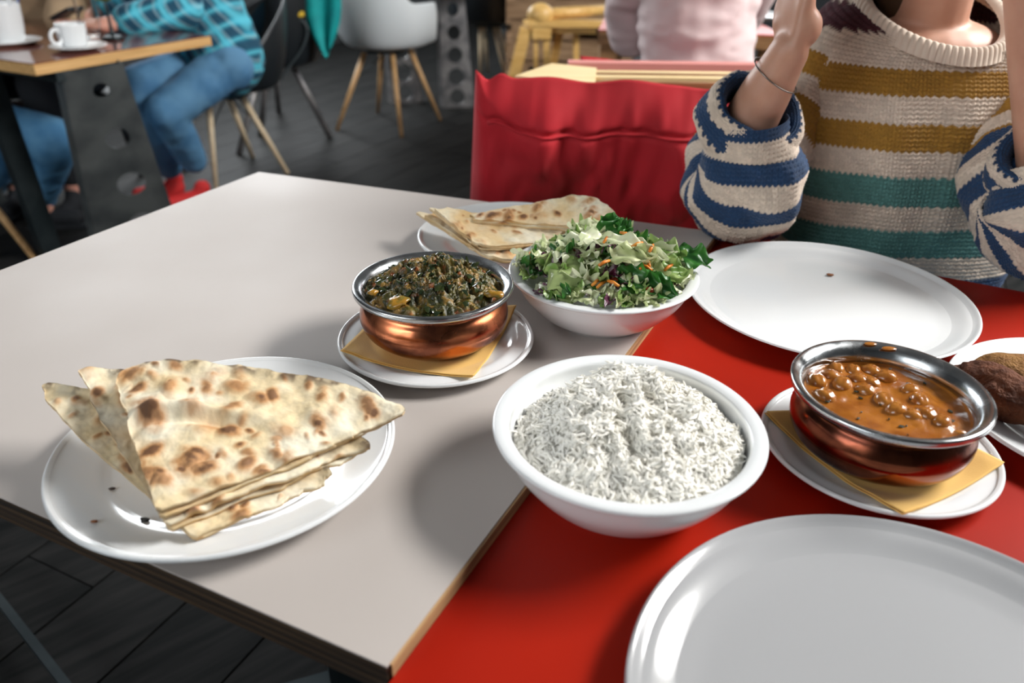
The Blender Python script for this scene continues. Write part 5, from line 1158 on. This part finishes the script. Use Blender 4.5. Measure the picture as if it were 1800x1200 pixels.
# ------------------------------------------------------------------ yellow wooden chair, pallets, red table
def yellow_chair():
    Y = 3.9; o = empty('wooden_chair', dp(960, 130, Y)*1.0, 'yellow wooden armchair with round arm end and splayed legs beyond the red cushion', 'chair'); o.location.z = 0
    def p(x, y, d=0): return dp(x, y, Y+d)
    zt = p(960, 30).z
    a, b = p(950, 25), p(1098, 28, .28); b.z = a.z; MB().tube([a, a.lerp(b, .5), b], [.024, .024, .024], 14).build('arm_rail', M['yellow_wood'], o, True)
    a2, b2 = p(930, 40, .0), p(1062, 44, .0); b2.z = a2.z; MB().bar(a2, b2, .06, .030).build('front_rail', M['yellow_wood'], o)
    A = (Vector((1, 0, 0)), Vector((0, 1, 0)), Vector((0, 0, 1))); MB().sphere(p(950, 26, .01), (.062, .05, .052), 22, 14, A).build('arm_end', M['yellow_wood'], o, True)
    MB().box(p(952, 56), (.045, 0, 0), (0, .03, 0), (0, 0, .028)).build('leg_block', M['yellow_wood'], o)
    for (x0, y0, d0, x1, y1, d1, w) in [(925, 48, 0, 900, 150, .0, .055), (942, 60, 0, 942, 150, .0, .020), (960, 60, 0, 962, 150, 0, .03), (985, 48, .1, 965, 150, .1, .038), (1012, 48, .2, 1014, 150, .2, .028)]:
        a, b = p(x0, y0, d0), p(x1, y1, d1); f = a+(b-a)*(a.z/(a.z-b.z)); MB().bar(a, f, w, w*.7, (0, 1, 0)).build('leg', M['yellow_wood'], o)
    MB().box(Vector((p(985, 40).x, Y+.16, zt-.06)), (.17, 0, 0), (0, .15, 0), (0, 0, .012)).build('seat', M['yellow_wood'], o)
yellow_chair()
def pallets():
    Y = 5.6; c = dp(962, 40, Y)
    o = empty('pallet_stack', (c.x, c.y, 0), 'stack of brown wooden pallets behind the yellow chair', 'pallet'); w = .85; z = 0
    k = 0
    while z < 1.0:
        for j in range(3): MB().box((c.x+.15, c.y+(j-1)*.35+.3, z+.06), (w/2, 0, 0), (0, .05, 0), (0, 0, .045)).build('block', M['pallet'], o) if k % 2 == 0 else MB().box((c.x+(j-1)*.33+.15, c.y+.3, z+.06), (.06, 0, 0), (0, .4, 0), (0, 0, .045)).build('block', M['pallet'], o)
        for j in range(6): MB().box((c.x+.15, c.y+.3+(j-2.5)*.14, z+.117), (w/2, 0, 0), (0, .052, 0), (0, 0, .010)).build('plank', M['pallet'], o)
        z += .13; k += 1
pallets()
def red_table():
    Y = 3.75; o = empty('cafe_table', (dp(1180, 40, 3.95).x, 4.0, 0), 'red topped wooden table behind the pink shirt and yellow chair', 'table')
    z = .79; a, b = at(1052, 52, z), at(1380, 62, z); f = Vector((0, 1, 0)); c = [a, b, b+f*.75, a+f*.75+Vector((.12, 0, 0))]
    MB().prism([v-Vector((0, 0, .005)) for v in c], c).build('table_top', M['bg_red'], o)
    MB().prism([v-Vector((0, 0, .05)) for v in c], [v-Vector((0, 0, .005)) for v in c]).build('wooden_edge', M['brown_wood'], o)
    for v in c: q_ = v+(sum(c, Vector())/4-v)*.12; MB().bar((q_.x, q_.y, 0), (q_.x, q_.y, z-.05), .06, .06, (0, 1, 0)).build('leg', M['brown_wood'], o)
    p = at(1122, 30, z); s = link('bowl', lathe_mesh(smooth_prof([(.0001, 0), (.035, 0), (.06, .03), (.065, .05), (.06, .048), (.03, .01), (.0001, .008)], 4), (p.x, p.y, z+.001), 48), M['china']); shift_origin(s); tag(s, 'small white dish on the far red table left of the pink shirt', 'bowl')
    p = at(1338, 34, z); s = link('plate', lathe_mesh(smooth_prof([(.0001, .006), (.05, 0), (.06, 0), (.11, .016), (.108, .018), (.06, .008), (.0001, .008)], 4), (p.x, p.y, z+.001), 64), M['china']); shift_origin(s); tag(s, 'white plate on the far red table between the pink shirt and raised wrist', 'plate')
red_table()
